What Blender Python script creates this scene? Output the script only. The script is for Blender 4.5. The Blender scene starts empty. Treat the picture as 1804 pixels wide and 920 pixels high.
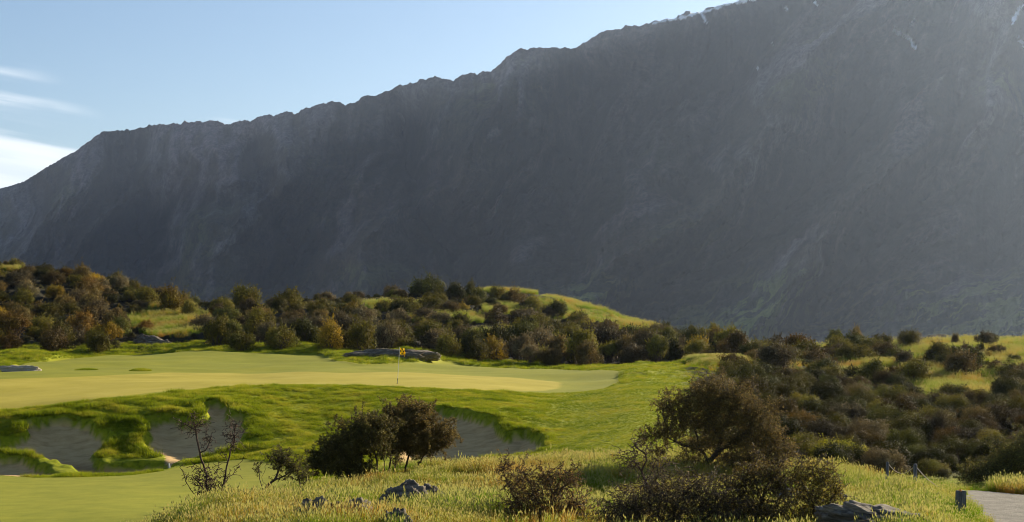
import bpy, math, random
import numpy as np
from mathutils import Vector
R = math.radians
rng = np.random.default_rng(7)
random.seed(7)
SC = bpy.context.scene
COL = SC.collection

# ------------------------------------------------------------------ camera
F, CX, HZ, CZ = 2478.0, 902.0, 540.0, 7.0     # focal length, centre column and horizon row of the survey photo; eye height
cam = bpy.data.cameras.new("camera")
cam.sensor_width = 36.0
cam.lens = 36.0 * F / 1804.0
cam.shift_y = (HZ - 460.0) / 1804.0
cam.clip_start, cam.clip_end = 0.5, 30000.0
co = bpy.data.objects.new("camera", cam)
COL.objects.link(co)
co.location = (0, 0, CZ)
co.rotation_euler = (R(90), 0, 0)
SC.camera = co

# ------------------------------------------------------------------ light
SUN_AZ, SUN_EL = 45.0, 20.0        # degrees right of straight ahead, above the horizon
SUN_S, SKY_S, EXPO = 5.0, 0.056, 1.35
HAZE_D, HAZE_G = 3.7e-5, 0.62
sx = math.sin(R(SUN_AZ)) * math.cos(R(SUN_EL)); sy = math.cos(R(SUN_AZ)) * math.cos(R(SUN_EL)); sz = math.sin(R(SUN_EL))
L = bpy.data.lights.new("sun", 'SUN'); L.energy = SUN_S; L.angle = R(0.5); L.color = (1.0, 0.86, 0.64)
lo = bpy.data.objects.new("sun", L); COL.objects.link(lo)
lo.rotation_euler = Vector((sx, sy, sz)).to_track_quat('Z', 'Y').to_euler()
lo.location = (60, 60, 80)

W = bpy.data.worlds.new("World"); SC.world = W; W.use_nodes = True
wt = W.node_tree; wn = wt.nodes; wl = wt.links; wn.clear()
def N(tree, typ, **kw):
    n = tree.nodes.new(typ)
    for k, v in kw.items():
        if k == 'inp':
            for a, b in v.items(): n.inputs[a].default_value = b
        else: setattr(n, k, v)
    return n
def math_node(tree, op, a, b=None, c=None, clamp=False):
    n = tree.nodes.new('ShaderNodeMath'); n.operation = op; n.use_clamp = clamp
    for i, v in enumerate((a, b, c)):
        if v is None: continue
        if isinstance(v, (int, float)): n.inputs[i].default_value = v
        else: tree.links.new(v, n.inputs[i])
    return n.outputs[0]
sky = N(wt, 'ShaderNodeTexSky', sky_type='NISHITA')
sky.sun_disc = False; sky.sun_elevation = R(SUN_EL); sky.sun_rotation = R(SUN_AZ)
sky.altitude = 400; sky.air_density = 1.0; sky.dust_density = 1.1; sky.ozone_density = 2.5
bg = N(wt, 'ShaderNodeBackground'); bg.inputs[1].default_value = SKY_S
wo = N(wt, 'ShaderNodeOutputWorld')
# thin high cloud, placed by compass direction and height in the sky
tc = N(wt, 'ShaderNodeTexCoord'); sp = N(wt, 'ShaderNodeSeparateXYZ'); wl.new(tc.outputs['Generated'], sp.inputs[0])
yy = math_node(wt, 'MAXIMUM', sp.outputs[1], 0.02)
u = math_node(wt, 'DIVIDE', sp.outputs[0], yy); v = math_node(wt, 'DIVIDE', sp.outputs[2], yy)
cmb = N(wt, 'ShaderNodeCombineXYZ'); 
us = math_node(wt, 'MULTIPLY', u, 5.0)
vt = math_node(wt, 'ADD', v, math_node(wt, 'MULTIPLY', u, 0.17))      # the streaks fall away to the right
vs = math_node(wt, 'MULTIPLY', vt, 60.0)
wl.new(us, cmb.inputs[0]); wl.new(vs, cmb.inputs[1])
cn = N(wt, 'ShaderNodeTexNoise'); cn.inputs['Scale'].default_value = 1.0; cn.inputs['Detail'].default_value = 6; cn.inputs['Roughness'].default_value = 0.55
wl.new(cmb.outputs[0], cn.inputs['Vector'])
def smooth(tree, x, a, b):
    m = tree.nodes.new('ShaderNodeMapRange'); m.interpolation_type = 'SMOOTHSTEP'
    tree.links.new(x, m.inputs[0]); m.inputs[1].default_value = a; m.inputs[2].default_value = b
    m.inputs[3].default_value = 0; m.inputs[4].default_value = 1
    return m.outputs[0]
def band(x, c, w, soft):
    return math_node(wt, 'MULTIPLY', smooth(wt, x, c - w - soft, c - w + soft), math_node(wt, 'SUBTRACT', 1.0, smooth(wt, x, c + w - soft, c + w + soft)))
nn = math_node(wt, 'MULTIPLY', math_node(wt, 'SUBTRACT', cn.outputs[0], 0.5), 0.028)
vn = math_node(wt, 'ADD', vt, nn)
# big bank: below vt = 0.060 (py 238 at the left edge); wisps near vt = 0.085 .. 0.11
bank = math_node(wt, 'MULTIPLY', math_node(wt, 'SUBTRACT', 1.0, smooth(wt, vn, 0.0570, 0.0665)), smooth(wt, math_node(wt, 'MULTIPLY', u, -1.0), 0.20, 0.34))
w1 = math_node(wt, 'MULTIPLY', band(vn, 0.0855, 0.0022, 0.004), smooth(wt, math_node(wt, 'MULTIPLY', u, -1.0), 0.285, 0.345))
w2 = math_node(wt, 'MULTIPLY', band(vn, 0.1055, 0.0020, 0.007), smooth(wt, math_node(wt, 'MULTIPLY', u, -1.0), 0.31, 0.37))
w3 = math_node(wt, 'MULTIPLY', band(vn, 0.077, 0.002, 0.006), smooth(wt, math_node(wt, 'MULTIPLY', u, -1.0), 0.29, 0.40))
w4 = math_node(wt, 'MULTIPLY', band(vn, 0.0975, 0.0008, 0.002), math_node(wt, 'MULTIPLY', band(u, -0.197, 0.012, 0.012), 0.35))
ns = smooth(wt, cn.outputs[0], 0.22, 0.60)
wis = math_node(wt, 'ADD', math_node(wt, 'MULTIPLY', w1, 1.0), math_node(wt, 'MULTIPLY', w2, 0.9))
wis = math_node(wt, 'ADD', wis, math_node(wt, 'MULTIPLY', w3, 0.4))
wis = math_node(wt, 'MULTIPLY', wis, ns)
wis = math_node(wt, 'ADD', wis, w4)
cl = math_node(wt, 'ADD', math_node(wt, 'MULTIPLY', bank, math_node(wt, 'MULTIPLY_ADD', smooth(wt, cn.outputs[0], .3, .65), .35, .60)), wis, clamp=True)
mixc = N(wt, 'ShaderNodeMix', data_type='RGBA'); wl.new(cl, mixc.inputs[0]); wl.new(sky.outputs[0], mixc.inputs[6]); mixc.inputs[7].default_value = (8.2, 8.6, 8.9, 1)
wl.new(mixc.outputs[2], bg.inputs[0]); wl.new(bg.outputs[0], wo.inputs[0])

SC.view_settings.view_transform = 'Standard'; SC.view_settings.look = 'None'
SC.view_settings.exposure = EXPO; SC.view_settings.gamma = 1.0
SC.render.engine = 'CYCLES'
SC.cycles.max_bounces = 6; SC.cycles.diffuse_bounces = 3; SC.cycles.transmission_bounces = 4; SC.cycles.volume_bounces = 0
SC.cycles.transparent_max_bounces = 8; SC.cycles.glossy_bounces = 2
SC.cycles.use_denoising = True; SC.cycles.use_adaptive_sampling = False; SC.cycles.filter_width = 1.05
SC.cycles.sample_clamp_indirect = 4.0

# ------------------------------------------------------------------ helpers
def tag(o, label=None, cat=None, group=None, kind=None):
    if label: o['label'] = label
    if cat: o['category'] = cat
    if group: o['group'] = group
    if kind: o['kind'] = kind
    return o
def link(name, data, parent=None, loc=None, rot=None, scale=None):
    o = bpy.data.objects.new(name, data); COL.objects.link(o)
    if parent: o.parent = parent
    if loc is not None: o.location = loc
    if rot is not None: o.rotation_euler = rot
    if scale is not None: o.scale = scale
    return o
def mesh_np(name, V, faces, mats=(), smooth_=False, mat_index=None, attrs=None):
    """faces: (n,k) int array, k = 3 or 4 (or a list of such arrays)."""
    me = bpy.data.meshes.new(name)
    V = np.asarray(V, dtype=np.float32)
    fl = faces if isinstance(faces, list) else [faces]
    fl = [np.asarray(f, dtype=np.int32) for f in fl if len(f)]
    me.vertices.add(len(V)); me.vertices.foreach_set('co', V.ravel())
    loops = np.concatenate([f.ravel() for f in fl])
    tot = np.concatenate([np.full(len(f), f.shape[1], dtype=np.int32) for f in fl])
    start = np.concatenate([[0], np.cumsum(tot)[:-1]]).astype(np.int32)
    me.loops.add(len(loops)); me.loops.foreach_set('vertex_index', loops)
    me.polygons.add(len(tot)); me.polygons.foreach_set('loop_start', start)
    try: me.polygons.foreach_set('loop_total', tot)
    except Exception: pass
    for m in mats: me.materials.append(m)
    if mat_index is not None: me.polygons.foreach_set('material_index', np.asarray(mat_index, dtype=np.int32))
    me.polygons.foreach_set('use_smooth', np.full(len(tot), smooth_, dtype=bool))
    me.update(calc_edges=True)
    for k, a in (attrs or {}).items():
        at = me.attributes.new(k, 'FLOAT_COLOR', 'POINT')
        c = np.ones((len(V), 4), dtype=np.float32); c[:, :a.shape[1]] = a
        at.data.foreach_set('color', c.ravel())
    return me

# numpy gradient noise
_P = np.random.default_rng(3).permutation(4096)
_G = np.random.default_rng(4).normal(size=(4096, 2)); _G /= np.linalg.norm(_G, axis=1)[:, None]
def pnoise(x, y, seed=0):
    xi = np.floor(x).astype(np.int64); yi = np.floor(y).astype(np.int64); xf = x - xi; yf = y - yi
    def g(ix, iy, dx, dy):
        h = _P[(_P[(ix + seed * 131) & 4095] + iy * 1) & 4095]
        return _G[h, 0] * dx + _G[h, 1] * dy
    u_ = xf * xf * xf * (xf * (xf * 6 - 15) + 10); v_ = yf * yf * yf * (yf * (yf * 6 - 15) + 10)
    a = g(xi, yi, xf, yf); b = g(xi + 1, yi, xf - 1, yf); c = g(xi, yi + 1, xf, yf - 1); d = g(xi + 1, yi + 1, xf - 1, yf - 1)
    return (a + (b - a) * u_ + (c - a) * v_ + (a - b - c + d) * u_ * v_) * 1.5
def fbm(x, y, oct=4, seed=0, gain=0.5, lac=2.03):
    s = 0; a = 1.0
    for i in range(oct):
        s = s + a * pnoise(x * lac ** i, y * lac ** i, seed + i); a *= gain
    return s
def ridged(x, y, oct=5, seed=0, gain=0.5):
    s = 0; a = 1.0; w = 1.0
    for i in range(oct):
        n = 1 - np.abs(pnoise(x * 2.07 ** i, y * 2.07 ** i, seed + i)); n = n * n
        s = s + a * n * w; w = np.clip(n * 1.4, 0, 1); a *= gain
    return s
def sstep(x, a, b):
    t = np.clip((x - a) / (b - a), 0, 1); return t * t * (3 - 2 * t)
def pchip(xs, ys, x):
    xs = np.asarray(xs, float); ys = np.asarray(ys, float); h = np.diff(xs); dl = np.diff(ys) / h
    d = np.zeros_like(ys)
    for i in range(1, len(xs) - 1):
        if dl[i - 1] * dl[i] > 0:
            w1_ = 2 * h[i] + h[i - 1]; w2_ = h[i] + 2 * h[i - 1]
            d[i] = (w1_ + w2_) / (w1_ / dl[i - 1] + w2_ / dl[i])
    d[0] = dl[0]; d[-1] = dl[-1]
    k = np.clip(np.searchsorted(xs, x) - 1, 0, len(xs) - 2); t = (x - xs[k]) / h[k]
    t = np.clip(t, -0.0, 1.0)
    return (2*t**3-3*t**2+1)*ys[k] + (t**3-2*t**2+t)*h[k]*d[k] + (-2*t**3+3*t**2)*ys[k+1] + (t**3-t**2)*h[k]*d[k+1]

# ------------------------------------------------------------------ terrain survey: for each bearing, (distance, row) of the bare ground
NEAR = lambda z1, z2: [(2, ('z', -1.9)), (8, ('z', z1)), (18, ('z', z2))]
FAR = [(600, ('z', -38)), (1200, ('z', -58)), (2600, ('z', -66)), (6000, ('z', -70))]
PROF = {
 -300: NEAR(-3.2, -5.0) + [(38, 920), (50, 872), (60, 844), (66.5, 828), (69, 803), (71, 765), (72.3, 738), (78, 718), (90, 690), (110, 660), (130, 640), (152, 620), (170, 575), (190, 510), (215, 455), (240, 460), (300, 540)],
 0: NEAR(-3.2, -5.0) + [(38, 920), (50, 872), (60, 844), (66.5, 828), (69, 803), (71, 765), (72.3, 738), (76, 718), (90, 686), (110, 657), (130, 640), (152, 620), (170, 585), (190, 530), (215, 474), (240, 480), (300, 560)],
 200: NEAR(-3.0, -4.8) + [(38, 915), (50, 868), (60, 842), (66.5, 828), (69, 805), (71, 768), (72.5, 738), (76, 702), (90, 680), (110, 656), (130, 640), (150, 626), (155, 620), (175, 580), (195, 540), (215, 508), (235, 510), (300, 575)],
 400: NEAR(-2.6, -3.7) + [(30, 908), (36, 893), (42, 898), (50, 872), (60, 832), (66.5, 812), (69.5, 786), (72, 745), (75, 712), (80, 690), (90, 676), (110, 656), (130, 640), (145, 622), (165, 598), (185, 565), (205, 548), (240, 553), (300, 590)],
 550: NEAR(-2.4, -3.3) + [(29, 910), (36, 890), (43, 868), (48, 868), (54, 850), (62, 815), (70, 768), (78, 712), (84, 681), (90, 674), (110, 653), (130, 637), (148, 620), (170, 590), (200, 552), (225, 536), (260, 548), (320, 592)],
 700: NEAR(-2.3, -3.2) + [(30, 907), (40, 874), (50, 838), (56, 834), (64, 812), (69, 790), (72, 755), (78, 708), (84, 682), (90, 675), (110, 655), (130, 640), (150, 622), (175, 588), (200, 550), (230, 524), (250, 522), (290, 550), (340, 603)],
 850: NEAR(-2.3, -3.2) + [(30, 907), (40, 874), (50, 829), (55, 829), (65, 808), (68.5, 790), (71, 755), (72.5, 732), (79, 704), (86, 686), (100, 668), (125, 649), (140, 643), (165, 612), (190, 575), (220, 535), (245, 513), (265, 513), (300, 545), (350, 603)],
 1000: NEAR(-2.3, -3.2) + [(30, 912), (40, 878), (52, 815), (58, 812), (64, 784), (72, 748), (80, 714), (90, 688), (105, 666), (120, 651), (135, 656), (160, 632), (190, 590), (220, 556), (245, 532), (265, 532), (300, 572), (350, 606)],
 1150: NEAR(-2.3, -3.3) + [(30, 922), (40, 880), (50, 817), (57, 806), (64, 768), (75, 718), (85, 686), (100, 660), (115, 641), (125, 641), (140, 651), (170, 622), (200, 598), (240, 577), (280, 592), (340, 612)],
 1300: NEAR(-2.3, -3.3) + [(30, 926), (40, 882), (50, 824), (56, 830), (64, 800), (75, 752), (90, 698), (105, 664), (120, 642), (130, 642), (150, 634), (180, 616), (210, 606), (260, 604), (340, 614)],
 1450: NEAR(-2.3, -3.3) + [(30, 926), (40, 883), (48, 832), (54, 842), (62, 818), (75, 772), (90, 722), (105, 682), (120, 655), (140, 635), (170, 616), (190, 612), (240, 614), (340, 618)],
 1600: NEAR(-2.3, -3.2) + [(28, 925), (34, 892), (42, 854), (46, 856), (55, 848), (65, 812), (80, 762), (95, 710), (110, 672), (130, 638), (150, 613), (165, 603), (190, 608), (240, 617), (340, 620)],
 1690: NEAR(-2.3, -3.3) + [(28, 943), (33, 914), (38, 886), (43, 865), (47, 862), (55, 846), (65, 806), (80, 754), (95, 702), (110, 665), (130, 632), (150, 611), (165, 600), (190, 609), (240, 617), (340, 620)],
 1804: NEAR(-2.4, -3.5) + [(28, 968), (33, 922), (38, 892), (43, 870), (48, 862), (55, 840), (65, 800), (80, 748), (95, 697), (110, 661), (130, 630), (147, 613), (162, 606), (180, 614), (240, 622), (340, 622)],
 2150: NEAR(-2.4, -3.5) + [(28, 968), (33, 922), (38, 892), (43, 872), (48, 860), (55, 835), (65, 795), (80, 742), (95, 690), (110, 652), (130, 622), (147, 605), (162, 600), (180, 610), (240, 620), (340, 622)],
}
def _zrel(Y, q):
    return q[1] if isinstance(q, tuple) else -(q - HZ) / F * Y
LG = np.linspace(math.log(2), math.log(6000), 1400)
_cols = sorted(PROF)
_T = []
for c in _cols:
    pr = PROF[c] + FAR
    ly = [math.log(p[0]) for p in pr]; zz = [_zrel(p[0], p[1]) for p in pr]
    _T.append(pchip(ly, zz, LG))
_T = np.array(_T)
PXG = np.arange(-400, 2251, 5.0)
_TG = np.empty((len(PXG), len(LG)))
for j in range(len(LG)): _TG[:, j] = pchip(_cols, _T[:, j], np.clip(PXG, _cols[0], _cols[-1]))
# soften across bearings and a little along the distance
def blur(A, s, ax):
    k = np.arange(-int(3 * s), int(3 * s) + 1); w = np.exp(-k * k / (2 * s * s)); w /= w.sum()
    P = np.pad(A, [(len(k)//2, len(k)//2) if i == ax else (0, 0) for i in range(2)], mode='edge'); out = 0
    for i, wi in enumerate(w): out = out + wi * (P[i:i + A.shape[0], :] if ax == 0 else P[:, i:i + A.shape[1]])
    return out
_TG = blur(blur(_TG, 6, 0), 2.5, 1)
def base_z(px, Y):
    px = np.clip(np.asarray(px, float), PXG[0], PXG[-1] - 1e-6); ly = np.clip(np.log(np.maximum(Y, 2.001)), LG[0], LG[-1] - 1e-9)
    a = (px - PXG[0]) / 5.0; b = (ly - LG[0]) / (LG[1] - LG[0]); i = a.astype(int); j = b.astype(int)
    i = np.minimum(i, len(PXG) - 2); j = np.minimum(j, len(LG) - 2); a = a - i; b = b - j
    return (_TG[i, j] * (1-a) * (1-b) + _TG[i+1, j] * a * (1-b) + _TG[i, j+1] * (1-a) * b + _TG[i+1, j+1] * a * b)
def loc_y(px, py, y0, y1):
    """distance at which the bare ground on bearing px is seen at row py, between y0 and y1"""
    Y = np.linspace(y0, y1, 900); p = HZ - base_z(np.full(900, float(px)), Y) / Y * F
    s = p - py; k = np.where(s[:-1] * s[1:] <= 0)[0]
    if len(k): return float(Y[k[0]])
    return float(Y[np.argmin(np.abs(s))])
def to_xy(px, Y): return ((px - CX) / F * Y, Y)
def poly_xy(pts, y0, y1):
    return np.array([to_xy(p[0], loc_y(p[0], p[1], y0, y1)) for p in pts])
def sdist(P, X, Y):
    """signed distance to polygon P, positive inside"""
    d = np.full(X.shape, 1e9); ins = np.zeros(X.shape, bool); n = len(P)
    for i in range(n):
        a = P[i]; b = P[(i + 1) % n]; e = b - a; L2 = max(e @ e, 1e-9)
        t = np.clip(((X - a[0]) * e[0] + (Y - a[1]) * e[1]) / L2, 0, 1)
        d = np.minimum(d, (X - a[0] - t * e[0]) ** 2 + (Y - a[1] - t * e[1]) ** 2)
        c = ((a[1] > Y) != (b[1] > Y)) & (X < (b[0] - a[0]) * (Y - a[1]) / (b[1] - a[1] + 1e-12) + a[0])
        ins ^= c
    return np.sqrt(d) * np.where(ins, 1, -1)
B1 = poly_xy([(-60,782),(15,778),(50,770),(57,758),(45,748),(78,741),(125,742),(158,749),(165,763),(186,767),(187,778),(162,797),(165,818),(180,822),(240,820),(285,818),(300,822),(290,828),(220,834),(150,836),(148,832),(130,823),(100,811),(60,800),(20,792),(-60,792)], 60, 76)
B0 = poly_xy([(-60,804),(20,807),(60,816),(85,829),(92,835),(60,838),(20,836),(-60,834)], 58, 72)
B2 = poly_xy([(262,742),(300,733),(318,738),(335,748),(365,738),(372,728),(358,716),(372,708),(400,712),(395,728),(425,734),(430,760),(415,787),(375,797),(340,806),(300,820),(288,800),(262,788),(258,775),(270,760)], 60, 78)
B3 = poly_xy([(765,722),(800,726),(835,733),(868,742),(873,755),(882,768),(897,770),(925,762),(940,768),(955,777),(950,790),(940,797),(900,802),(860,806),(800,812),(740,815),(700,820),(700,790),(735,745)], 57, 79)
BUNK = [B0, B1, B2, B3]
GREEN = poly_xy([(-250,745),(0,722),(100,711),(200,700),(300,690),(400,682),(500,678),(600,677),(700,680),(800,685),(900,688),(960,688),(985,682),(988,675),(960,668),(900,664),(800,660),(700,658),(600,657),(400,655),(300,656),(200,662),(100,668),(0,672),(-250,680)], 72, 128)
APRON = poly_xy([(-250,748),(0,724),(100,713),(200,702),(300,692),(400,684),(500,680),(600,679),(700,682),(800,687),(900,690),(1000,691),(1060,685),(1090,672),(1090,655),(1000,652),(800,640),(700,637),(640,641),(585,632),(560,624),(450,622),(300,621),(200,626),(100,633),(40,640),(0,655),(-250,665)], 72, 150)
FAIR = poly_xy([(-250,835),(0,838),(60,841),(150,841),(230,838),(300,829),(350,815),(420,805),(450,812),(500,822),(540,850),(400,905),(300,930),(-250,960)], 34, 66)
ISLE = poly_xy([(580,632),(600,640),(640,644),(700,644),(750,641),(796,637),(780,628),(740,624),(640,622),(600,626)], 95, 150)
PATH = np.array([(x, y) for x, y in [(13.9, 44.5), (17.5, 43.2), (26, 44.5), (26, 40.2), (16.8, 39.8), (13.4, 36.0), (11.4, 31.0), (10.0, 24.0), (7.8, 24.0), (9.2, 31.0), (10.8, 36.3), (12.0, 40.5)]])
PATH = poly_xy([(1690,863),(1720,864),(1760,867),(1804,871),(1990,884),(2150,900),(2200,1000),(1900,1100),(1790,1000),(1746,925),(1735,910),(1712,885),(1695,869)], 22, 47)
def ground_full(X, Y):
    """final ground height (relative to the eye) and the region weights"""
    px = CX + X / Y * F
    z = base_z(px, Y)
    near = sstep(Y, 20, 30) * (1 - sstep(Y, 1200, 2500))
    sg, sa, sf, si = sdist(GREEN, X, Y), sdist(APRON, X, Y), sdist(FAIR, X, Y), sdist(ISLE, X, Y)
    sp_ = sdist(PATH, X, Y)
    mown = np.maximum(np.maximum(sstep(sa, -0.5, 0.3) * (1 - sstep(si, -.3, .2)), sstep(sf, -0.5, 0.3)), sstep(sp_, -0.6, 0.2))
    rough = (1 - .5 * sstep(px, 430, 560) * sstep(Y, 54, 62) * (1 - sstep(Y, 88, 95))) * (0.28 * (1 - .6 * sstep(Y, 54, 62) * (1 - sstep(Y, 88, 95))) * fbm(X / 9, Y / 9, 3, 1) + (0.10 - .04 * sstep(Y, 54, 62) * (1 - sstep(Y, 88, 95))) * fbm(X / 1.5, Y / 1.3, 4, 9)) * np.clip(Y / 60, .6, 2.0)
    soft = 0.20 * fbm(X / 14, Y / 10, 2, 5)
    sbb = np.max([sdist(B, X, Y) for B in BUNK], 0)
    rough = rough * (1 - .25 * sstep(Y, 54, 62) * (1 - sstep(Y, 88, 95))); rough = rough * (1 - .9 * sstep(sbb, -.4, .2))
    z = z + near * (rough * (1 - mown) * (1 - .6 * sstep(px, 900, 1020) * (1 - sstep(px, 1150, 1250)) * sstep(Y, 56, 62) * (1 - sstep(Y, 110, 125))) + soft * mown * sstep(Y, 55, 75))
    far_hill = sstep(Y, 150, 170)
    z = z + far_hill * near * 0.5 * fbm(X / 12, Y / 12, 3, 21)
    z = z + sstep(si, -1.2, 1.6) * 0.38
    sand = np.zeros_like(z); lip = np.zeros_like(z)
    wob = 0.22 * fbm(X / 1.3, Y / 0.8, 3, 33)
    for k, B in enumerate(BUNK):
        s = sdist(B, X, Y) + wob
        yf = B[:, 1].min()
        back = sstep(Y, yf + 0.8, yf + 4.5)
        s = s + 0.22
        dep = 0.34 * (0.08 + 0.92 * back) * sstep(s, -0.03, 0.26) + (0.10 if k == 0 else 0.22) * sstep(s, 0.1, 1.3)
        z = z - dep
        lip = np.maximum(lip, sstep(s, -1.6, -0.1) * (1 - sstep(s, -0.08, 0.02)) * back)
        sand = np.maximum(sand, sstep(s, 0.16, 0.30))
    z = z + lip * (0.12 + 0.10 * fbm(X / 1.0, Y / 1.0, 2, 44))
    z = z + sand * 0.015 * fbm(X / 1.2, Y / 1.2, 3, 51); rough = rough * (1 - sand)
    wg = sstep(sg, -0.25, 0.25); wa = sstep(sa, -0.15, 0.15) * (1 - sstep(si, -0.15, 0.1)); wf = sstep(sf, -0.15, 0.15); wp = sstep(sp_ + 0.30 * fbm(X * 1.6, Y * 1.6, 3, 61), -0.10, 0.10)
    return z, dict(green=wg * wa, apron=wa, fair=wf * (1 - sand), sand=sand, path=wp, lip=lip, isle=sstep(si, -.2, .2))
def gz(x, y):
    z, _ = ground_full(np.array([float(x)]), np.array([float(y)])); return float(z[0]) + CZ
# ------------------------------------------------------------------ materials
def new_mat(name):
    m = bpy.data.materials.new(name); m.use_nodes = True
    t = m.node_tree; t.nodes.clear(); return m, t
def pos(t):
    g = t.nodes.new('ShaderNodeNewGeometry'); return g.outputs['Position']
def noise(t, scale, detail=4, rough=0.55, vec=None, dist=0.0, out=0):
    n = t.nodes.new('ShaderNodeTexNoise'); n.inputs['Scale'].default_value = scale; n.inputs['Detail'].default_value = detail
    n.inputs['Roughness'].default_value = rough; n.inputs['Distortion'].default_value = dist
    t.links.new(vec if vec is not None else pos(t), n.inputs['Vector']); return n.outputs[out]
def ramp(t, x, stops):
    r = t.nodes.new('ShaderNodeValToRGB'); e = r.color_ramp.elements
    while len(e) < len(stops): e.new(0.5)
    for i, (p, c) in enumerate(stops): e[i].position = p; e[i].color = (*c, 1)
    t.links.new(x, r.inputs[0]); return r.outputs[0]
def mixc_(t, f, a, b, mode='MIX'):
    m = t.nodes.new('ShaderNodeMix'); m.data_type = 'RGBA'; m.blend_type = mode
    if isinstance(f, (int, float)): m.inputs[0].default_value = f
    else: t.links.new(f, m.inputs[0])
    for i, c in ((6, a), (7, b)):
        if isinstance(c, tuple): m.inputs[i].default_value = (*c, 1)
        else: t.links.new(c, m.inputs[i])
    return m.outputs[2]
def finish(t, col, rough=0.9, bump=None, bstr=0.5, bdist=0.1, spec=0.2, trans=0.0, tcol=None):
    b = t.nodes.new('ShaderNodeBsdfPrincipled'); o = t.nodes.new('ShaderNodeOutputMaterial')
    if isinstance(col, tuple): b.inputs['Base Color'].default_value = (*col, 1)
    else: t.links.new(col, b.inputs['Base Color'])
    if isinstance(rough, (int, float)): b.inputs['Roughness'].default_value = rough
    else: t.links.new(rough, b.inputs['Roughness'])
    b.inputs['Specular IOR Level'].default_value = spec
    if bump is not None:
        bn = t.nodes.new('ShaderNodeBump'); bn.inputs['Strength'].default_value = bstr; bn.inputs['Distance'].default_value = bdist
        t.links.new(bump, bn.inputs['Height']); t.links.new(bn.outputs[0], b.inputs['Normal'])
    if trans > 0:
        tr = t.nodes.new('ShaderNodeBsdfTranslucent')
        c = tcol if tcol is not None else col
        if isinstance(c, tuple): tr.inputs[0].default_value = (*c, 1)
        else: t.links.new(c, tr.inputs[0])
        ms = t.nodes.new('ShaderNodeMixShader'); ms.inputs[0].default_value = trans
        t.links.new(b.outputs[0], ms.inputs[1]); t.links.new(tr.outputs[0], ms.inputs[2]); t.links.new(ms.outputs[0], o.inputs[0])
    else: t.links.new(b.outputs[0], o.inputs[0])
    return b

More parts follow.
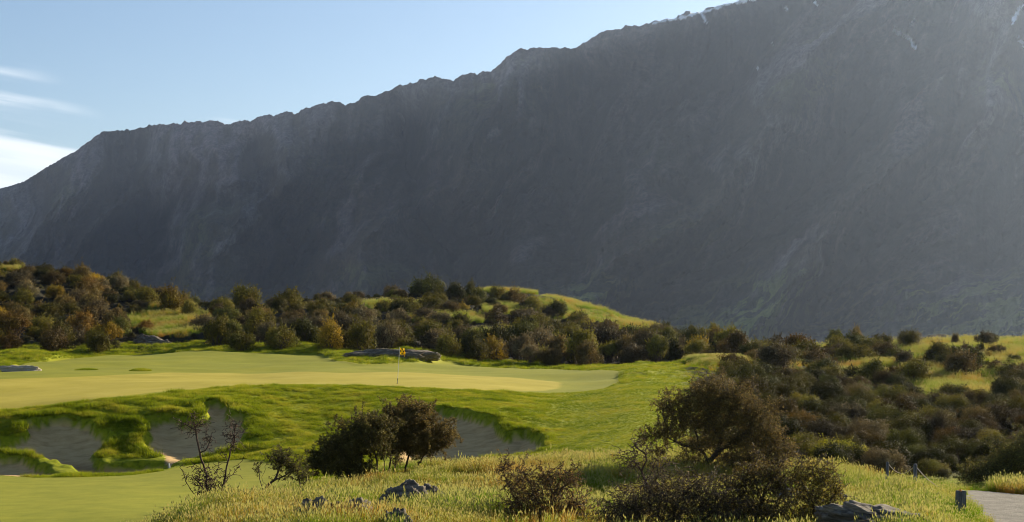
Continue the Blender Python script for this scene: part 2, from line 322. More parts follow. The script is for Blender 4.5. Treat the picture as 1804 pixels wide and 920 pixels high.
def ground_mat():
    m, t = new_mat('ground_cover')
    a = t.nodes.new('ShaderNodeAttribute'); a.attribute_name = 'wa'; sa = t.nodes.new('ShaderNodeSeparateColor'); t.links.new(a.outputs['Color'], sa.inputs[0])
    b = t.nodes.new('ShaderNodeAttribute'); b.attribute_name = 'wb'; sb = t.nodes.new('ShaderNodeSeparateColor'); t.links.new(b.outputs['Color'], sb.inputs[0])
    c = t.nodes.new('ShaderNodeAttribute'); c.attribute_name = 'wc'; sc_ = t.nodes.new('ShaderNodeSeparateColor'); t.links.new(c.outputs['Color'], sc_.inputs[0])
    green, apron, sand = sa.outputs; fair, path, dry = sb.outputs; scrub, valley, damp = sc_.outputs
    n1 = noise(t, 0.35, 5, 0.6); n2 = noise(t, 3.0, 5, 0.65); n3 = noise(t, 18.0, 4, 0.75)
    rough = ramp(t, n2, [(0.30, (0.085, 0.110, 0.003)), (0.50, (0.190, 0.215, 0.006)), (0.72, (0.29, 0.28, 0.014))])
    dryc = ramp(t, n2, [(0.3, (0.11, 0.115, 0.016)), (0.5, (0.20, 0.17, 0.030)), (0.75, (0.32, 0.25, 0.07))])
    col = mixc_(t, dry, rough, dryc)
    scrub_shade = ramp(t, n2, [(0.3, (0.008, 0.007, 0.004)), (0.6, (0.022, 0.020, 0.008)), (0.8, (0.060, 0.058, 0.012))])  # scrub ground painted near black for the shade in the shrub gaps
    col = mixc_(t, scrub, col, scrub_shade)
    ap = ramp(t, n1, [(0.3, (0.140, 0.160, 0.008)), (0.55, (0.195, 0.200, 0.012)), (0.75, (0.26, 0.24, 0.02))])
    ap = mixc_(t, 0.45, ap, ramp(t, n3, [(0.3, (0.115, 0.14, 0.006)), (0.7, (0.26, 0.24, 0.02))]))
    apf = mixc_(t, .35, ap, ramp(t, noise(t, .9, 5, .7), [(.35, (.10, .125, .008)), (.65, (.26, .25, .03))])); col = mixc_(t, fair, col, apf); col = mixc_(t, apron, col, ap)
    gr = ramp(t, math_node(t, 'ADD', math_node(t, 'MULTIPLY', n1, .7), math_node(t, 'MULTIPLY', n3, .3)), [(0.3, (0.25, 0.215, 0.024)), (0.5, (0.31, 0.265, 0.034)), (0.75, (0.38, 0.315, 0.055))])
    col = mixc_(t, green, col, gr)
    mp = t.nodes.new('ShaderNodeMapping'); mp.inputs['Scale'].default_value = (1.0, 3.0, 1.0); t.links.new(pos(t), mp.inputs[0])
    ns = noise(t, 1.2, 6, 0.65, mp.outputs[0])
    sd = ramp(t, ns, [(0.25, (0.30, 0.195, 0.085)), (0.5, (0.46, 0.315, 0.145)), (0.8, (0.56, 0.40, 0.20))])
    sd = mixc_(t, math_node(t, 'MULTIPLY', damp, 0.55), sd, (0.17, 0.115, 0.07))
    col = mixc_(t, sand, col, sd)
    np_ = noise(t, 30.0, 3, 0.8)
    pc = mixc_(t, .5, ramp(t, np_, [(0.3, (0.10, 0.095, 0.085)), (0.55, (0.21, 0.20, 0.175)), (0.75, (0.42, 0.39, 0.33))]), ramp(t, noise(t, 1.6, 7, .8), [(.38, (.065, .062, .055)), (.52, (.15, .14, .12)), (.66, (.27, .25, .21))]))
    col = mixc_(t, path, col, pc)
    vl = ramp(t, noise(t, 0.008, 6, 0.7), [(0.35, (0.03, 0.035, 0.02)), (0.55, (0.06, 0.075, 0.03)), (0.7, (0.09, 0.10, 0.04))])
    col = mixc_(t, valley, col, vl)
    bh = math_node(t, 'ADD', math_node(t, 'MULTIPLY', n2, 0.6), math_node(t, 'MULTIPLY', n3, 0.4))
    bp = t.nodes.new('ShaderNodeBump'); t.links.new(bh, bp.inputs['Height']); bp.inputs['Distance'].default_value = 0.10
    mow = math_node(t, 'MAXIMUM', math_node(t, 'MAXIMUM', apron, fair), math_node(t, 'MULTIPLY', sand, 0.45))
    t.links.new(math_node(t, 'MULTIPLY_ADD', mow, -0.75, 0.9), bp.inputs['Strength'])
    bs = finish(t, col, 0.95, spec=0.1)
    t.links.new(bp.outputs[0], bs.inputs['Normal'])
    return m
M_GROUND = ground_mat()

def mountain_mat():
    m, t = new_mat('mountain_slope')
    a = t.nodes.new('ShaderNodeAttribute'); a.attribute_name = 'wa'; s = t.nodes.new('ShaderNodeSeparateColor'); t.links.new(a.outputs['Color'], s.inputs[0])
    hgt, rock, snow = s.outputs
    n1 = noise(t, 0.004, 8, 0.62); n2 = noise(t, 0.03, 6, 0.7); n3 = noise(t, 0.12, 4, 0.7)
    veg = ramp(t, n1, [(0.3, (0.030, 0.026, 0.018)), (0.5, (0.060, 0.049, 0.030)), (0.7, (0.10, 0.080, 0.048))])
    mpl = t.nodes.new('ShaderNodeMapping'); mpl.inputs['Scale'].default_value = (.6, 1, 1.6); t.links.new(pos(t), mpl.inputs[0])
    low = ramp(t, noise(t, 0.009, 8, 0.72, mpl.outputs[0]), [(0.42, (0.028, 0.032, 0.018)), (0.50, (0.045, 0.052, 0.020)), (0.54, (0.15, 0.17, 0.045)), (0.75, (0.18, 0.19, 0.06))])
    col = mixc_(t, hgt, low, veg)
    rk = ramp(t, n2, [(0.3, (0.07, 0.06, 0.055)), (0.6, (0.16, 0.14, 0.13)), (0.8, (0.20, 0.18, 0.16))])
    col = mixc_(t, rock, col, rk)
    col = mixc_(t, 0.35, col, ramp(t, n2, [(0.3, (0.55, 0.55, 0.55)), (0.65, (1.0, 1.0, 1.0))]), 'MULTIPLY')
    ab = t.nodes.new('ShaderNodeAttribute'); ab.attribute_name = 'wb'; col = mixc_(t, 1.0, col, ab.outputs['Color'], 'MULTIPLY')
    col = mixc_(t, 0.3, col, ramp(t, n3, [(0.36, (0.30, 0.30, 0.30)), (0.5, (.8, .8, .8)), (0.64, (1.5, 1.45, 1.4))]), 'MULTIPLY')
    col = mixc_(t, snow, col, (0.8, 0.82, 0.85))
    bh = math_node(t, 'ADD', n2, math_node(t, 'MULTIPLY', n3, 0.4))
    finish(t, col, 0.95, bh, 0.55, 14.0, 0.05)
    return m
M_MOUNT = mountain_mat()

# ------------------------------------------------------------------ ground, one grid cut into the named surfaces
def geomspace(a, b, n): return np.exp(np.linspace(math.log(a), math.log(b), n))
Yr = np.concatenate([geomspace(2, 22, 30)[:-1], geomspace(22, 165, 640)[:-1], geomspace(165, 300, 110)[:-1], geomspace(300, 7000, 90)])
Pc = np.concatenate([np.linspace(-9000, -260, 60)[:-1], np.linspace(-260, -40, 40)[:-1], np.linspace(-40, 1850, 760)[:-1], np.linspace(1850, 2100, 40)[:-1], np.linspace(2100, 11000, 60)])
GY, GP = np.meshgrid(Yr, Pc, indexing='ij')
GX = (GP - CX) / F * GY
Zr, Wt = ground_full(GX.ravel(), GY.ravel())
nr, nc = GY.shape
Vg = np.stack([GX.ravel(), GY.ravel(), Zr + CZ], 1)
PXv, PYv = GP.ravel(), HZ - Zr / GY.ravel() * F
Xf, Yf = GX.ravel(), GY.ravel()
# where it is tall dry grass, where scrub ground with painted shade
KN = 1 - sstep(Yf, 46, 54)                                   # the knoll in front
dry = KN * (0.35 + 0.5 * fbm(Xf / 5, Yf / 5, 3, 71))
def blob(cx, cy, rx, ry, y0, y1):
    return sstep(1.25 - np.sqrt(((PXv - cx) / rx) ** 2 + ((PYv - cy) / ry) ** 2), 0, 0.5) * (Yf > y0) * (Yf < y1)
HB = [(300,566,62,26,150,260),(915,513,55,6,205,300),(1000,534,55,9,200,300),(895,546,40,8,185,300),(1115,576,40,7,180,300),(1060,556,85,13,180,300),(700,540,60,8,150,260),(790,562,70,9,150,260),(870,590,50,7,150,230),
      (1560,660,90,18,85,150),(1700,690,90,22,80,140),(1740,615,110,14,110,190),(1650,625,80,10,110,200),(1780,640,60,22,90,190),(20,465,20,12,180,260),(1265,640,45,4,100,140)]
hb = np.zeros_like(dry)
for q in HB: hb = np.maximum(hb, blob(*q) * sstep(fbm(Xf / 4, Yf / 9, 3, 79), -.55, -.1))
dry = np.maximum(dry, hb * (0.55 + 0.5 * fbm(Xf / 7, Yf / 7, 3, 77)))
scrub_shade = np.maximum(sstep(Yf, 151, 160) * (PXv < 1100), sstep(Yf, 132, 150) * (PXv > 560) * (PXv < 1350) * (PYv < 650))
scrub_shade = np.maximum(scrub_shade, sstep(PXv, 1180, 1240) * sstep(Yf, 54, 60))
scrub_shade = scrub_shade * (1 - hb) * (1 - sstep(Yf, 320, 420)) * (1 - Wt['apron'])
val = sstep(Yf, 320, 450)
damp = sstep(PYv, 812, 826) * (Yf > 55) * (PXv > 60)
wa = np.stack([Wt['green'], Wt['apron'], Wt['sand']], 1); wb = np.stack([Wt['fair'], Wt['path'], np.clip(dry, 0, 1) * (1 - Wt['path'])], 1)
wc = np.stack([scrub_shade, val, damp], 1)
idx = np.arange(nr * nc).reshape(nr, nc)
Q = np.stack([idx[:-1, :-1], idx[:-1, 1:], idx[1:, 1:], idx[1:, :-1]], -1).reshape(-1, 4)
def fw(k): return Wt[k][Q].mean(1)
cls = np.zeros(len(Q), int)
cls[fw('apron') > .5] = 1; cls[fw('green') > .5] = 2; cls[fw('fair') > .5] = 3; cls[fw('path') > .5] = 4
qs = fw('sand') > .5
qx = Vg[Q].mean(1)
for k, B in enumerate(BUNK):
    s = sdist(B, qx[:, 0], qx[:, 1]); cls[qs & (s > -1.0) & (cls < 5)] = 5 + k
names = {0: 'ground', 1: 'green_apron', 2: 'putting_green', 3: 'fairway', 4: 'gravel_path', 5: 'sand_bunker', 6: 'sand_bunker', 7: 'sand_bunker', 8: 'sand_bunker'}
for c in range(9):
    q = Q[cls == c]
    if not len(q): continue
    used, inv = np.unique(q, return_inverse=True)
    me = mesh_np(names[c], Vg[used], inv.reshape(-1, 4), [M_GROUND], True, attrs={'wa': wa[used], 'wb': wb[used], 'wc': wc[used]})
    tag(link(names[c], me), kind='structure')

# ------------------------------------------------------------------ mountain range
RID = [(-2500,700),(-1500,600),(-700,480),(-300,380),(-100,350),(0,333),(40,322),(75,300),(130,268),(165,242),(185,228),(215,223),(300,218),(348,214),(400,217),(440,212),(470,202),(520,200),(560,184),(590,181),(630,181),(642,170),(690,155),(705,145),(730,146),(742,138),(800,140),(830,130),(865,126),(890,105),(915,86),(960,84),(1000,82),(1030,75),(1055,57),(1100,50),(1150,40),(1180,33),(1215,25),(1260,12),(1300,0),(1400,-35),(1550,-80),(1700,-115),(1804,-135),(2000,-140),(2300,-110),(2800,20),(3500,200),(4600,380)]
rp = np.array(RID, float)
mp_ = np.concatenate([np.linspace(-2500, -60, 160)[:-1], np.linspace(-60, 1860, 1150)[:-1], np.linspace(1860, 4600, 220)])
rpy = np.interp(mp_, rp[:, 0], rp[:, 1])
jag = fbm(mp_ / 26, mp_ * 0, 5, 81, 0.6)
rpy = rpy - 5.0 * jag * sstep(mp_, 60, 200) - 2.0 * np.abs(fbm(mp_ / 7, mp_ * 0, 3, 85, 0.6))
YR = np.interp(mp_, [-2500, 0, 900, 1804, 4600], [5600, 4300, 3500, 3100, 3300])
ZR = (HZ - rpy) / F * YR
ZB = -75.0
width = (ZR - ZB) * 1.34 + 60
XS = (mp_ - CX) / F * YR                                     # metres along the range
nt = 420
tt = np.concatenate([np.linspace(0, 1, nt), 1 + np.linspace(0.02, 0.6, 14)])
TT, MP = np.meshgrid(tt, mp_, indexing='ij')
WD = np.broadcast_to(width, TT.shape); ZRr = np.broadcast_to(ZR, TT.shape); YRr = np.broadcast_to(YR, TT.shape); XSr = np.broadcast_to(XS, TT.shape)
T1 = np.clip(TT, 0, 1)
prof = 0.64 * T1 + 0.36 * T1 ** 2.3
Zm = ZB + (ZRr - ZB) * prof
Ym = YRr - WD * (1 - T1)
dn = WD * (1 - T1)
warp = 120 * fbm(XSr / 500, dn / 400, 3, 91)
fall = 0.42 * dn                                             # gullies lean to the left going down, as in the picture
big = ridged((XSr + fall * 1.6 + warp) / 900, dn / 2600 + 3, 2, 92)
mid = ridged((XSr + fall + warp) / 260, dn / 900, 4, 95, 0.55)
fin = ridged((XSr + fall * .6 + warp * .5) / 70, dn / 220, 4, 99, 0.6)
env = sstep(1 - T1, 0.0, 0.22); envb = sstep(T1, 0.0, 0.10)
cut = np.zeros_like(Zm)
for wv, dv, pl in [(55, 260, [(225,.98),(238,.75),(262,.45),(250,.15),(240,0)]), (45, 200, [(690,.97),(720,.8),(745,.55),(815,.3),(850,.05)]), (60, 230, [(1560,.75),(1420,.5),(1290,.33),(1120,.15),(1050,0)]),
                   (50, 170, [(1760,.8),(1640,.45),(1480,.2),(1400,0)]), (40, 150, [(1010,.97),(1030,.7),(1000,.45),(1040,.2)]), (40, 150, [(440,.95),(470,.7),(520,.45),(470,.25)]), (45, 160, [(1300,.95),(1270,.75),(1200,.5)]), (40, 150, [(1850,.95),(1800,.6),(1750,.2)])]:
    pa = np.array(pl); tq = T1; cx_ = np.interp(tq, pa[::-1, 1], pa[::-1, 0]); cx_ = cx_ + 12 * fbm(tq * 6, tq * 0 + wv, 3, 111)
    on = sstep(tq, pa[-1, 1] - .08, pa[-1, 1] + .05) * (1 - sstep(tq, pa[0, 1] - .1, pa[0, 1] + .08))
    cut = np.maximum(cut, 1.5 * dv * on * np.exp(-np.abs((MP - cx_) / (wv * 1.2 * (1.25 - .6 * tq))) ** 1.3))
disp = -cut + (big - 0.9) * 430 * env + (mid - 0.9) * 48 * sstep(1 - T1, -0.02, 0.12) + (fin - 0.9) * 13 * sstep(1 - T1, -0.05, 0.05)
Ym = Ym - disp * (0.35 + 0.65 * envb)
Zm = Zm + fbm(XSr / 60, dn / 40, 4, 103, 0.6) * 7 * env
beh = np.clip(TT - 1, 0, None)
Zm = Zm - beh * (ZRr - ZB) * 1.2; Ym = Ym + beh * WD * 1.6
Xm = (MP - CX) / F * YRr + (MP - CX) / F * (Ym - YRr)
hm = np.clip(sstep(Zm, -10, 120) + 0.4 * fbm(XSr / 200, dn / 200, 3, 105), 0, 1)
hm = np.where(MP < 1000, np.maximum(hm, 0.75), hm)
rock = np.clip(sstep(fin * 0.5 + mid * 0.5 + 0.5 * (T1 - .5) + 0.3 * fbm(XSr / 90, dn / 160, 4, 107), 1.0, 1.7), 0, 1)
scree = sstep(0.75 - mid, 0.0, 0.25) * sstep(T1, .35, .6) * sstep(fbm(XSr / 120, dn / 500, 3, 108), -0.1, .35) * .7
rock = np.maximum(rock * .8, scree)
pym = HZ - Zm / Ym * F; pxm = CX + Xm / Ym * F
snow = np.zeros_like(Zm)
for (a, b, c, d, w) in [(1300,2,1330,0,4),(1235,22,1245,40,2.5),(1180,36,1215,27,2.5),(1215,27,1260,14,3),(1575,52,1603,68,2.5),(1603,68,1612,84,3),(1603,45,1612,34,1.8),(1785,40,1792,22,3.5),(1792,22,1804,8,3),(1798,70,1806,80,5),(1262,14,1300,0,3),(1150,41,1180,34,2),(1435,4,1440,10,2),(1360,75,1362,80,2),(1334,119,1336,123,1.6),(1382,14,1388,18,2)]:
    ex, ey = b - a, d - b
    ax, ay, bx, by = a, b, c, d
    L2 = (bx-ax)**2 + (by-ay)**2
    q = np.clip(((pxm-ax)*(bx-ax) + (pym-ay)*(by-ay)) / L2, 0, 1)
    ds = np.hypot(pxm-ax-q*(bx-ax), pym-ay-q*(by-ay))
    snow = np.maximum(snow, sstep(w * (0.9 + 1.2 * fbm(pxm / 9, pym / 9, 3, 109)) - ds, 0, 1.2))
nr2, nc2 = TT.shape
idx = np.arange(nr2 * nc2).reshape(nr2, nc2)
Qm = np.stack([idx[:-1, :-1], idx[:-1, 1:], idx[1:, 1:], idx[1:, :-1]], -1).reshape(-1, 4)
gully_shade = np.clip(1.0 - .55 * np.clip(cut / 260, 0, 1) + .35 * (mid - 1.0) + .9 * (big - 1.0), .30, 1.8)  # gully bush, plus relief shade painted in: dark hollows, pale ridges
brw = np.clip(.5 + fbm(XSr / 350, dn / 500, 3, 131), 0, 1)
wb_ = np.stack([gully_shade * (1 + .18 * brw), gully_shade, gully_shade * (1 + .05 * brw)], -1).reshape(-1, 3)
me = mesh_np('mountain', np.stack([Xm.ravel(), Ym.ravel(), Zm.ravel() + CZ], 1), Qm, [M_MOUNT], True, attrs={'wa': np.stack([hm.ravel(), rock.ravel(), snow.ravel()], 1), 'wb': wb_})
tag(link('mountain', me), kind='structure')

# ------------------------------------------------------------------ haze: one closed box of even air
hm_, ht = new_mat('haze_air')
pv = ht.nodes.new('ShaderNodeVolumePrincipled'); pv.inputs['Color'].default_value = (0.54, 0.69, 0.97, 1); pv.inputs['Density'].default_value = HAZE_D; pv.inputs['Anisotropy'].default_value = HAZE_G
ho = ht.nodes.new('ShaderNodeOutputMaterial'); ht.links.new(pv.outputs[0], ho.inputs['Volume'])
zt = float(max(Zm.max(), 100) + CZ + 30); zl = -90.0
x0, x1, y0, y1 = -34000., 34000., -300., 8600.
Vb = [(x0,y0,zl),(x1,y0,zl),(x1,y1,zl),(x0,y1,zl),(x0,y0,zt),(x1,y0,zt),(x1,y1,zt),(x0,y1,zt)]
Fb = [(0,3,2,1),(4,5,6,7),(0,1,5,4),(1,2,6,5),(2,3,7,6),(3,0,4,7)]
tag(link('haze', mesh_np('haze', Vb, np.array(Fb), [hm_])), kind='stuff')
# ------------------------------------------------------------------ plant materials
def leaf_mat(name, obj_col=True, fixed=(0.08, 0.08, 0.02), trans=0.30):
    m, t = new_mat(name)
    a = t.nodes.new('ShaderNodeAttribute'); a.attribute_name = 'tone'
    if obj_col:
        oi = t.nodes.new('ShaderNodeObjectInfo'); base = oi.outputs['Color']
    else:
        rgb = t.nodes.new('ShaderNodeRGB'); rgb.outputs[0].default_value = (*fixed, 1); base = rgb.outputs[0]
    col = mixc_(t, 1.0, base, a.outputs['Color'], 'MULTIPLY')
    finish(t, col, 0.65, spec=0.08, trans=trans)
    return m
M_LEAF = leaf_mat('shrub_leaf'); 
def bark_mat(name, c1, c2):
    m, t = new_mat(name); n = noise(t, 14, 4, 0.7)
    finish(t, ramp(t, n, [(0.3, c1), (0.7, c2)]), 0.85, n, 0.6, 0.02, 0.2); return m
M_BARK = bark_mat('bark', (0.030, 0.020, 0.014), (0.085, 0.060, 0.042))
M_BARKD = bark_mat('dead_bark', (0.025, 0.014, 0.010), (0.10, 0.060, 0.040))

def grass_mat(name, stops_low, stops_tip, scale=0.25, trans=0.45):
    m, t = new_mat(name)
    a = t.nodes.new('ShaderNodeAttribute'); a.attribute_name = 'tone'; s = t.nodes.new('ShaderNodeSeparateColor'); t.links.new(a.outputs['Color'], s.inputs[0])
    h, rnd, seedh = s.outputs
    oi = t.nodes.new('ShaderNodeObjectInfo')
    n = noise(t, scale, 3, 0.6)
    x = math_node(t, 'ADD', math_node(t, 'MULTIPLY_ADD', n, 1.25, -.25), math_node(t, 'MULTIPLY', oi.outputs['Random'], 0.22))
    x = math_node(t, 'ADD', x, math_node(t, 'MULTIPLY_ADD', rnd, 0.16, -0.07))
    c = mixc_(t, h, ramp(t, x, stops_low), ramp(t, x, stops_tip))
    c = mixc_(t, seedh, c, (0.29, 0.26, 0.08))
    finish(t, c, 0.7, spec=0.08, trans=trans)
    return m
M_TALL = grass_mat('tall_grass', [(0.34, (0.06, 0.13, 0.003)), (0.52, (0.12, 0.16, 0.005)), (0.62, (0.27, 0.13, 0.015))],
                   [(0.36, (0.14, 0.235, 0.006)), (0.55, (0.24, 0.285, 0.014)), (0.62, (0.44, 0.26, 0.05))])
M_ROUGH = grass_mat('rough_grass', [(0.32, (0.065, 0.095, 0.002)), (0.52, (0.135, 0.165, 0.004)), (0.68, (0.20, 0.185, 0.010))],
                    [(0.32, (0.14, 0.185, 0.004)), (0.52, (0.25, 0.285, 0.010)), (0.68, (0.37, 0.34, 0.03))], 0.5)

# ------------------------------------------------------------------ leaf clouds and shrubs
def leaves_mesh(name, P, size, mat, tone, seed=0, aspect=1.7, out=None):
    g = np.random.default_rng(seed); n = len(P)
    a = g.normal(size=(n, 3)); 
    if out is not None: a = a * 0.42 + out
    a /= np.linalg.norm(a, axis=1)[:, None]
    b = g.normal(size=(n, 3)); b -= (b * a).sum(1)[:, None] * a; b /= np.linalg.norm(b, axis=1)[:, None]
    c = np.cross(a, b); s = (size * g.uniform(0.6, 1.3, n))[:, None]
    V = np.stack([P - b * s * .5 * aspect, P + c * s * .5 + a * s * .1, P + b * s * .5 * aspect, P - c * s * .5 + a * s * .1], 1).reshape(-1, 3)
    Fq = np.arange(n * 4).reshape(n, 4)
    return mesh_np(name, V, Fq, [mat], False, attrs={'tone': np.repeat(tone, 4, 0)})
def tubes_mesh(name, segs, mat, k=3):
    """segs: (n,8) p0 p1 r0 r1"""
    S = np.asarray(segs, float); n = len(S)
    d = S[:, 3:6] - S[:, :3]; d /= np.maximum(np.linalg.norm(d, axis=1), 1e-9)[:, None]
    ref = np.where(np.abs(d[:, 2:3]) < .9, [[0, 0, 1.]], [[1., 0, 0]]); u_ = np.cross(d, ref); u_ /= np.linalg.norm(u_, axis=1)[:, None]; v_ = np.cross(d, u_)
    V = np.zeros((n, 2 * k, 3))
    for j in range(k):
        an = 2 * math.pi * j / k; o = u_ * math.cos(an) + v_ * math.sin(an)
        V[:, j] = S[:, :3] + o * S[:, 6:7]; V[:, k + j] = S[:, 3:6] + d * S[:, 7:8] * .3 + o * S[:, 7:8]
    b = np.arange(n)[:, None] * 2 * k; Fq = []
    for j in range(k): Fq.append(b + np.array([[j, (j + 1) % k, k + (j + 1) % k, k + j]]))
    return mesh_np(name, V.reshape(-1, 3), np.concatenate(Fq), [mat], True)

def shrub_proto(seed, nl, leaf, w=1.0, h=0.8, loose=0.0, raised=False):
    """crown + stems of a shrub 2 m wide (unit radius), foot at the origin"""
    g = np.random.default_rng(seed)
    nlobe = int(g.integers(10, 18)); P = []; T = []; O = []
    lob = []
    for i in range(nlobe):
        a = g.uniform(0, 2 * math.pi); rr = math.sqrt(g.uniform(0, 1)) * 0.68 * w; zz = (0.30 + 0.62 * (1 - (rr / (0.8 * w)) ** 2) * g.uniform(.65, 1.1)) * h / .8
        lob.append((rr * math.cos(a), rr * math.sin(a), zz, g.uniform(.15, .40)))
    lob.append((0, 0, .45, .5))
    for i in range(0 if raised else 6):
        a = g.uniform(0, 6.283); lob.append((.6 * w * math.cos(a), .6 * w * math.sin(a), .28, g.uniform(.24, .34)))
    if raised: lob = [(l[0], l[1], .42 + l[2] * .62, l[3] * .86) for l in lob]
    wts = np.array([l[3] ** 2 for l in lob]); wts /= wts.sum()
    for l, wt_ in zip(lob, wts):
        n = int(nl * wt_); d = g.normal(size=(n, 3)); d /= np.linalg.norm(d, axis=1)[:, None]
        bump = 1 + 0.22 * fbm(d[:, 0] * 3 + l[0] * 9, d[:, 1] * 3 + d[:, 2] * 4 + l[1] * 7, 3, seed)
        r = l[3] * bump * (g.uniform(0, 1, n) ** 0.22) * (1 + loose * g.exponential(.15, n))
        p = np.array(l[:3]) + d * r[:, None] * [1, 1, .85]
        keep = p[:, 2] > 0.03; p = p[keep]; P.append(p); O.append(d[keep])
        tn = g.uniform(.6, 1.5) ; hue = g.uniform(-.12, .12)
        tt_ = tn * g.uniform(.6, 1.4, len(p)); T.append(np.stack([tt_ * (1 + hue), tt_, tt_ * (1 - hue)], 1))
    # leading shoots that break the outline
    ns_ = 60; 
    for i in range(ns_):
        l = lob[g.integers(len(lob))]; d = g.normal(size=3); d[2] = abs(d[2]) + .5; d /= np.linalg.norm(d)
        q = np.linspace(.8, 1.25 + g.exponential(.25), 12)[:, None]
        P.append(np.array(l[:3]) + d * l[3] * q + g.normal(size=(12, 3)) * .012); O.append(np.tile(d, (12, 1))); T.append(np.full((12, 3), g.uniform(.8, 1.5)))
    P = np.concatenate(P); T = np.concatenate(T); O = np.concatenate(O)
    cr = leaves_mesh('crown', P, leaf, M_LEAF, T, seed, 1.6, O)
    segs = []
    for i in range(16):
        l = lob[i % len(lob)]; e = np.array(l[:3]); s0 = np.array([g.uniform(-.22, .22), g.uniform(-.22, .22), -.08]); m_ = (s0 + e) / 2 + g.normal(size=3) * .07; m_[2] -= .03
        segs.append([*s0, *m_, .028, .02]); segs.append([*m_, *e, .02, .009])
        for q in range(3):
            e2 = m_ + (e - m_) * g.uniform(.2, 1) + g.normal(size=3) * .2; segs.append([*(m_ + (e - m_) * .4), *e2, .010, .004])
    st = tubes_mesh('stem', segs, M_BARK, 4)
    return cr, st
FARP = [shrub_proto(100 + i, 5200, 0.044, loose=.45) for i in range(8)]
MIDP = [shrub_proto(200 + i, 13000, 0.027, loose=.45) for i in range(8)]
# a far shrub is one mesh: join crown and stems
def join_np(name, a, b):
    va = np.empty(len(a.vertices) * 3, np.float32); a.vertices.foreach_get('co', va); vb = np.empty(len(b.vertices) * 3, np.float32); b.vertices.foreach_get('co', vb)
    fa = np.arange(len(a.vertices)).reshape(-1, 4); fb = np.empty(len(b.polygons) * 4, np.int32); b.loops.foreach_get('vertex_index', fb); fb = fb.reshape(-1, 4) + len(a.vertices)
    ta = np.empty(len(a.vertices) * 4, np.float32); a.attributes['tone'].data.foreach_get('color', ta); ta = ta.reshape(-1, 4)[:, :3]
    return mesh_np(name, np.concatenate([va, vb]).reshape(-1, 3), np.concatenate([fa, fb]), [M_LEAF, M_BARK], False, np.concatenate([np.zeros(len(fa)), np.ones(len(fb))]).astype(int), {'tone': np.concatenate([ta, np.ones((len(b.vertices), 3))])})
FARM = [join_np('hill_shrub', *p) for p in FARP] + [join_np('hill_shrub', *shrub_proto(150 + i, 4600, 0.044, loose=.6, raised=True)) for i in range(5)]

COLS = {  # leaf colours
 'olive green': (0.110, 0.096, 0.011), 'brown': (0.100, 0.070, 0.018), 'golden': (0.24, 0.165, 0.011), 'grey brown': (0.105, 0.082, 0.036),
 'dark green': (0.060, 0.062, 0.009), 'rust brown': (0.130, 0.076, 0.012), 'yellow green': (0.26, 0.23, 0.012)}
def put_far(X, Y, s, h, col, label, group, name='hill_shrub', i=None):
    k = (random.randrange(8, 13) if (name != 'skyline_shrub' and 139 < Y < 163 and random.random() < .4) else random.randrange(8)) if i is None else i
    o = link(name, FARM[k], None, (X, Y, gz(X, Y) - .05 * s), (0, 0, random.uniform(0, 6.28)), (s, s, s * h))
    j = [random.uniform(.8, 1.22) for _ in range(2)]
    c = COLS[col]; j[0] *= random.choice((.6, .85, 1.25)); o.color = (c[0] * j[0], c[1] * j[0] * (.93 + .07 * j[1]), c[2] * j[0], 1)
    tag(o, label, 'shrub', group); return o
_mid0 = {}
def put_mid(X, Y, s, h, col, label, group, name='thicket_shrub', cat='shrub', i=None, rz=None):
    k = random.randrange(len(MIDP)) if i is None else i
    c = COLS[col]; j = random.choice((.38, .5, .7, 1.15)) * random.uniform(.85, 1.15); rgba = (c[0] * j, c[1] * j, c[2] * j, 1)
    root = link(name, None, None, (X, Y, gz(X, Y) - .05 * s), (0, 0, random.uniform(0, 6.28) if rz is None else rz), (s, s, s * h))
    root.empty_display_size = .2
    if k not in _mid0:
        cr = link('crown', MIDP[k][0], root); st = link('stem', MIDP[k][1], root); _mid0[k] = (cr, st)
    else:
        cr, st = (o.copy() for o in _mid0[k]); COL.objects.link(cr); COL.objects.link(st); cr.parent = root; st.parent = root
    cr.color = rgba
    tag(root, label, cat, group); return root
def at(px, py, y0, y1):
    Y = loc_y(px, py, y0, y1); return (px - CX) / F * Y, Y

def in_hb(px, py, Y):
    for q in HB:
        if q[4] < Y < q[5] and ((px - q[0]) / q[2]) ** 2 + ((py - q[1]) / q[3]) ** 2 < 1.0: return True
    return False
def zone_left(px, Y):
    r = 'foot' if Y < 162 else ('lower slope' if Y < 176 else 'upper slope' if Y < 192 else 'crest')
    c = 'at the photo edge' if px < 75 else 'left of centre' if px < 150 else 'right of centre' if px < 235 else 'by the grass gap'
    return f'left hill {r} {c}'
def zone_centre(px, Y):
    r = 'behind the green' if Y < 162 else ('on the lower middle hill' if Y < 176 else 'on the upper middle hill' if Y < 192 else 'atop the middle hill')
    c = 'by the grass gap' if px < 470 else 'left of the flag' if px < 600 else 'above the flag' if px < 760 else 'right of the flag' if px < 920 else 'left of its end' if px < 1100 else 'at its right end'
    return f'{r} {c}'
def zone_right(px, Y):
    r = 'near foot' if Y < 64 else 'lower part' if Y < 74 else 'middle' if Y < 86 else 'upper part' if Y < 98 else 'top' if Y < 112 else 'skyline'
    c = 'left end' if px < 1330 else 'centre left' if px < 1480 else 'centre right' if px < 1640 else 'right end' if px < 1800 else 'beyond the photo edge'
    return f'right thicket {r}, {c}'
def pick(ws):
    t = random.random() * sum(w for _, w in ws)
    for k, w in ws:
        t -= w
        if t <= 0: return k
    return ws[0][0]
W_LEFT = [('olive green', 4), ('brown', 3), ('golden', .9), ('grey brown', 2), ('rust brown', 1.3), ('dark green', 1.4)]
W_CEN = [('olive green', 5), ('dark green', 1.6), ('grey brown', 2.2), ('brown', 1.8), ('golden', .3)]
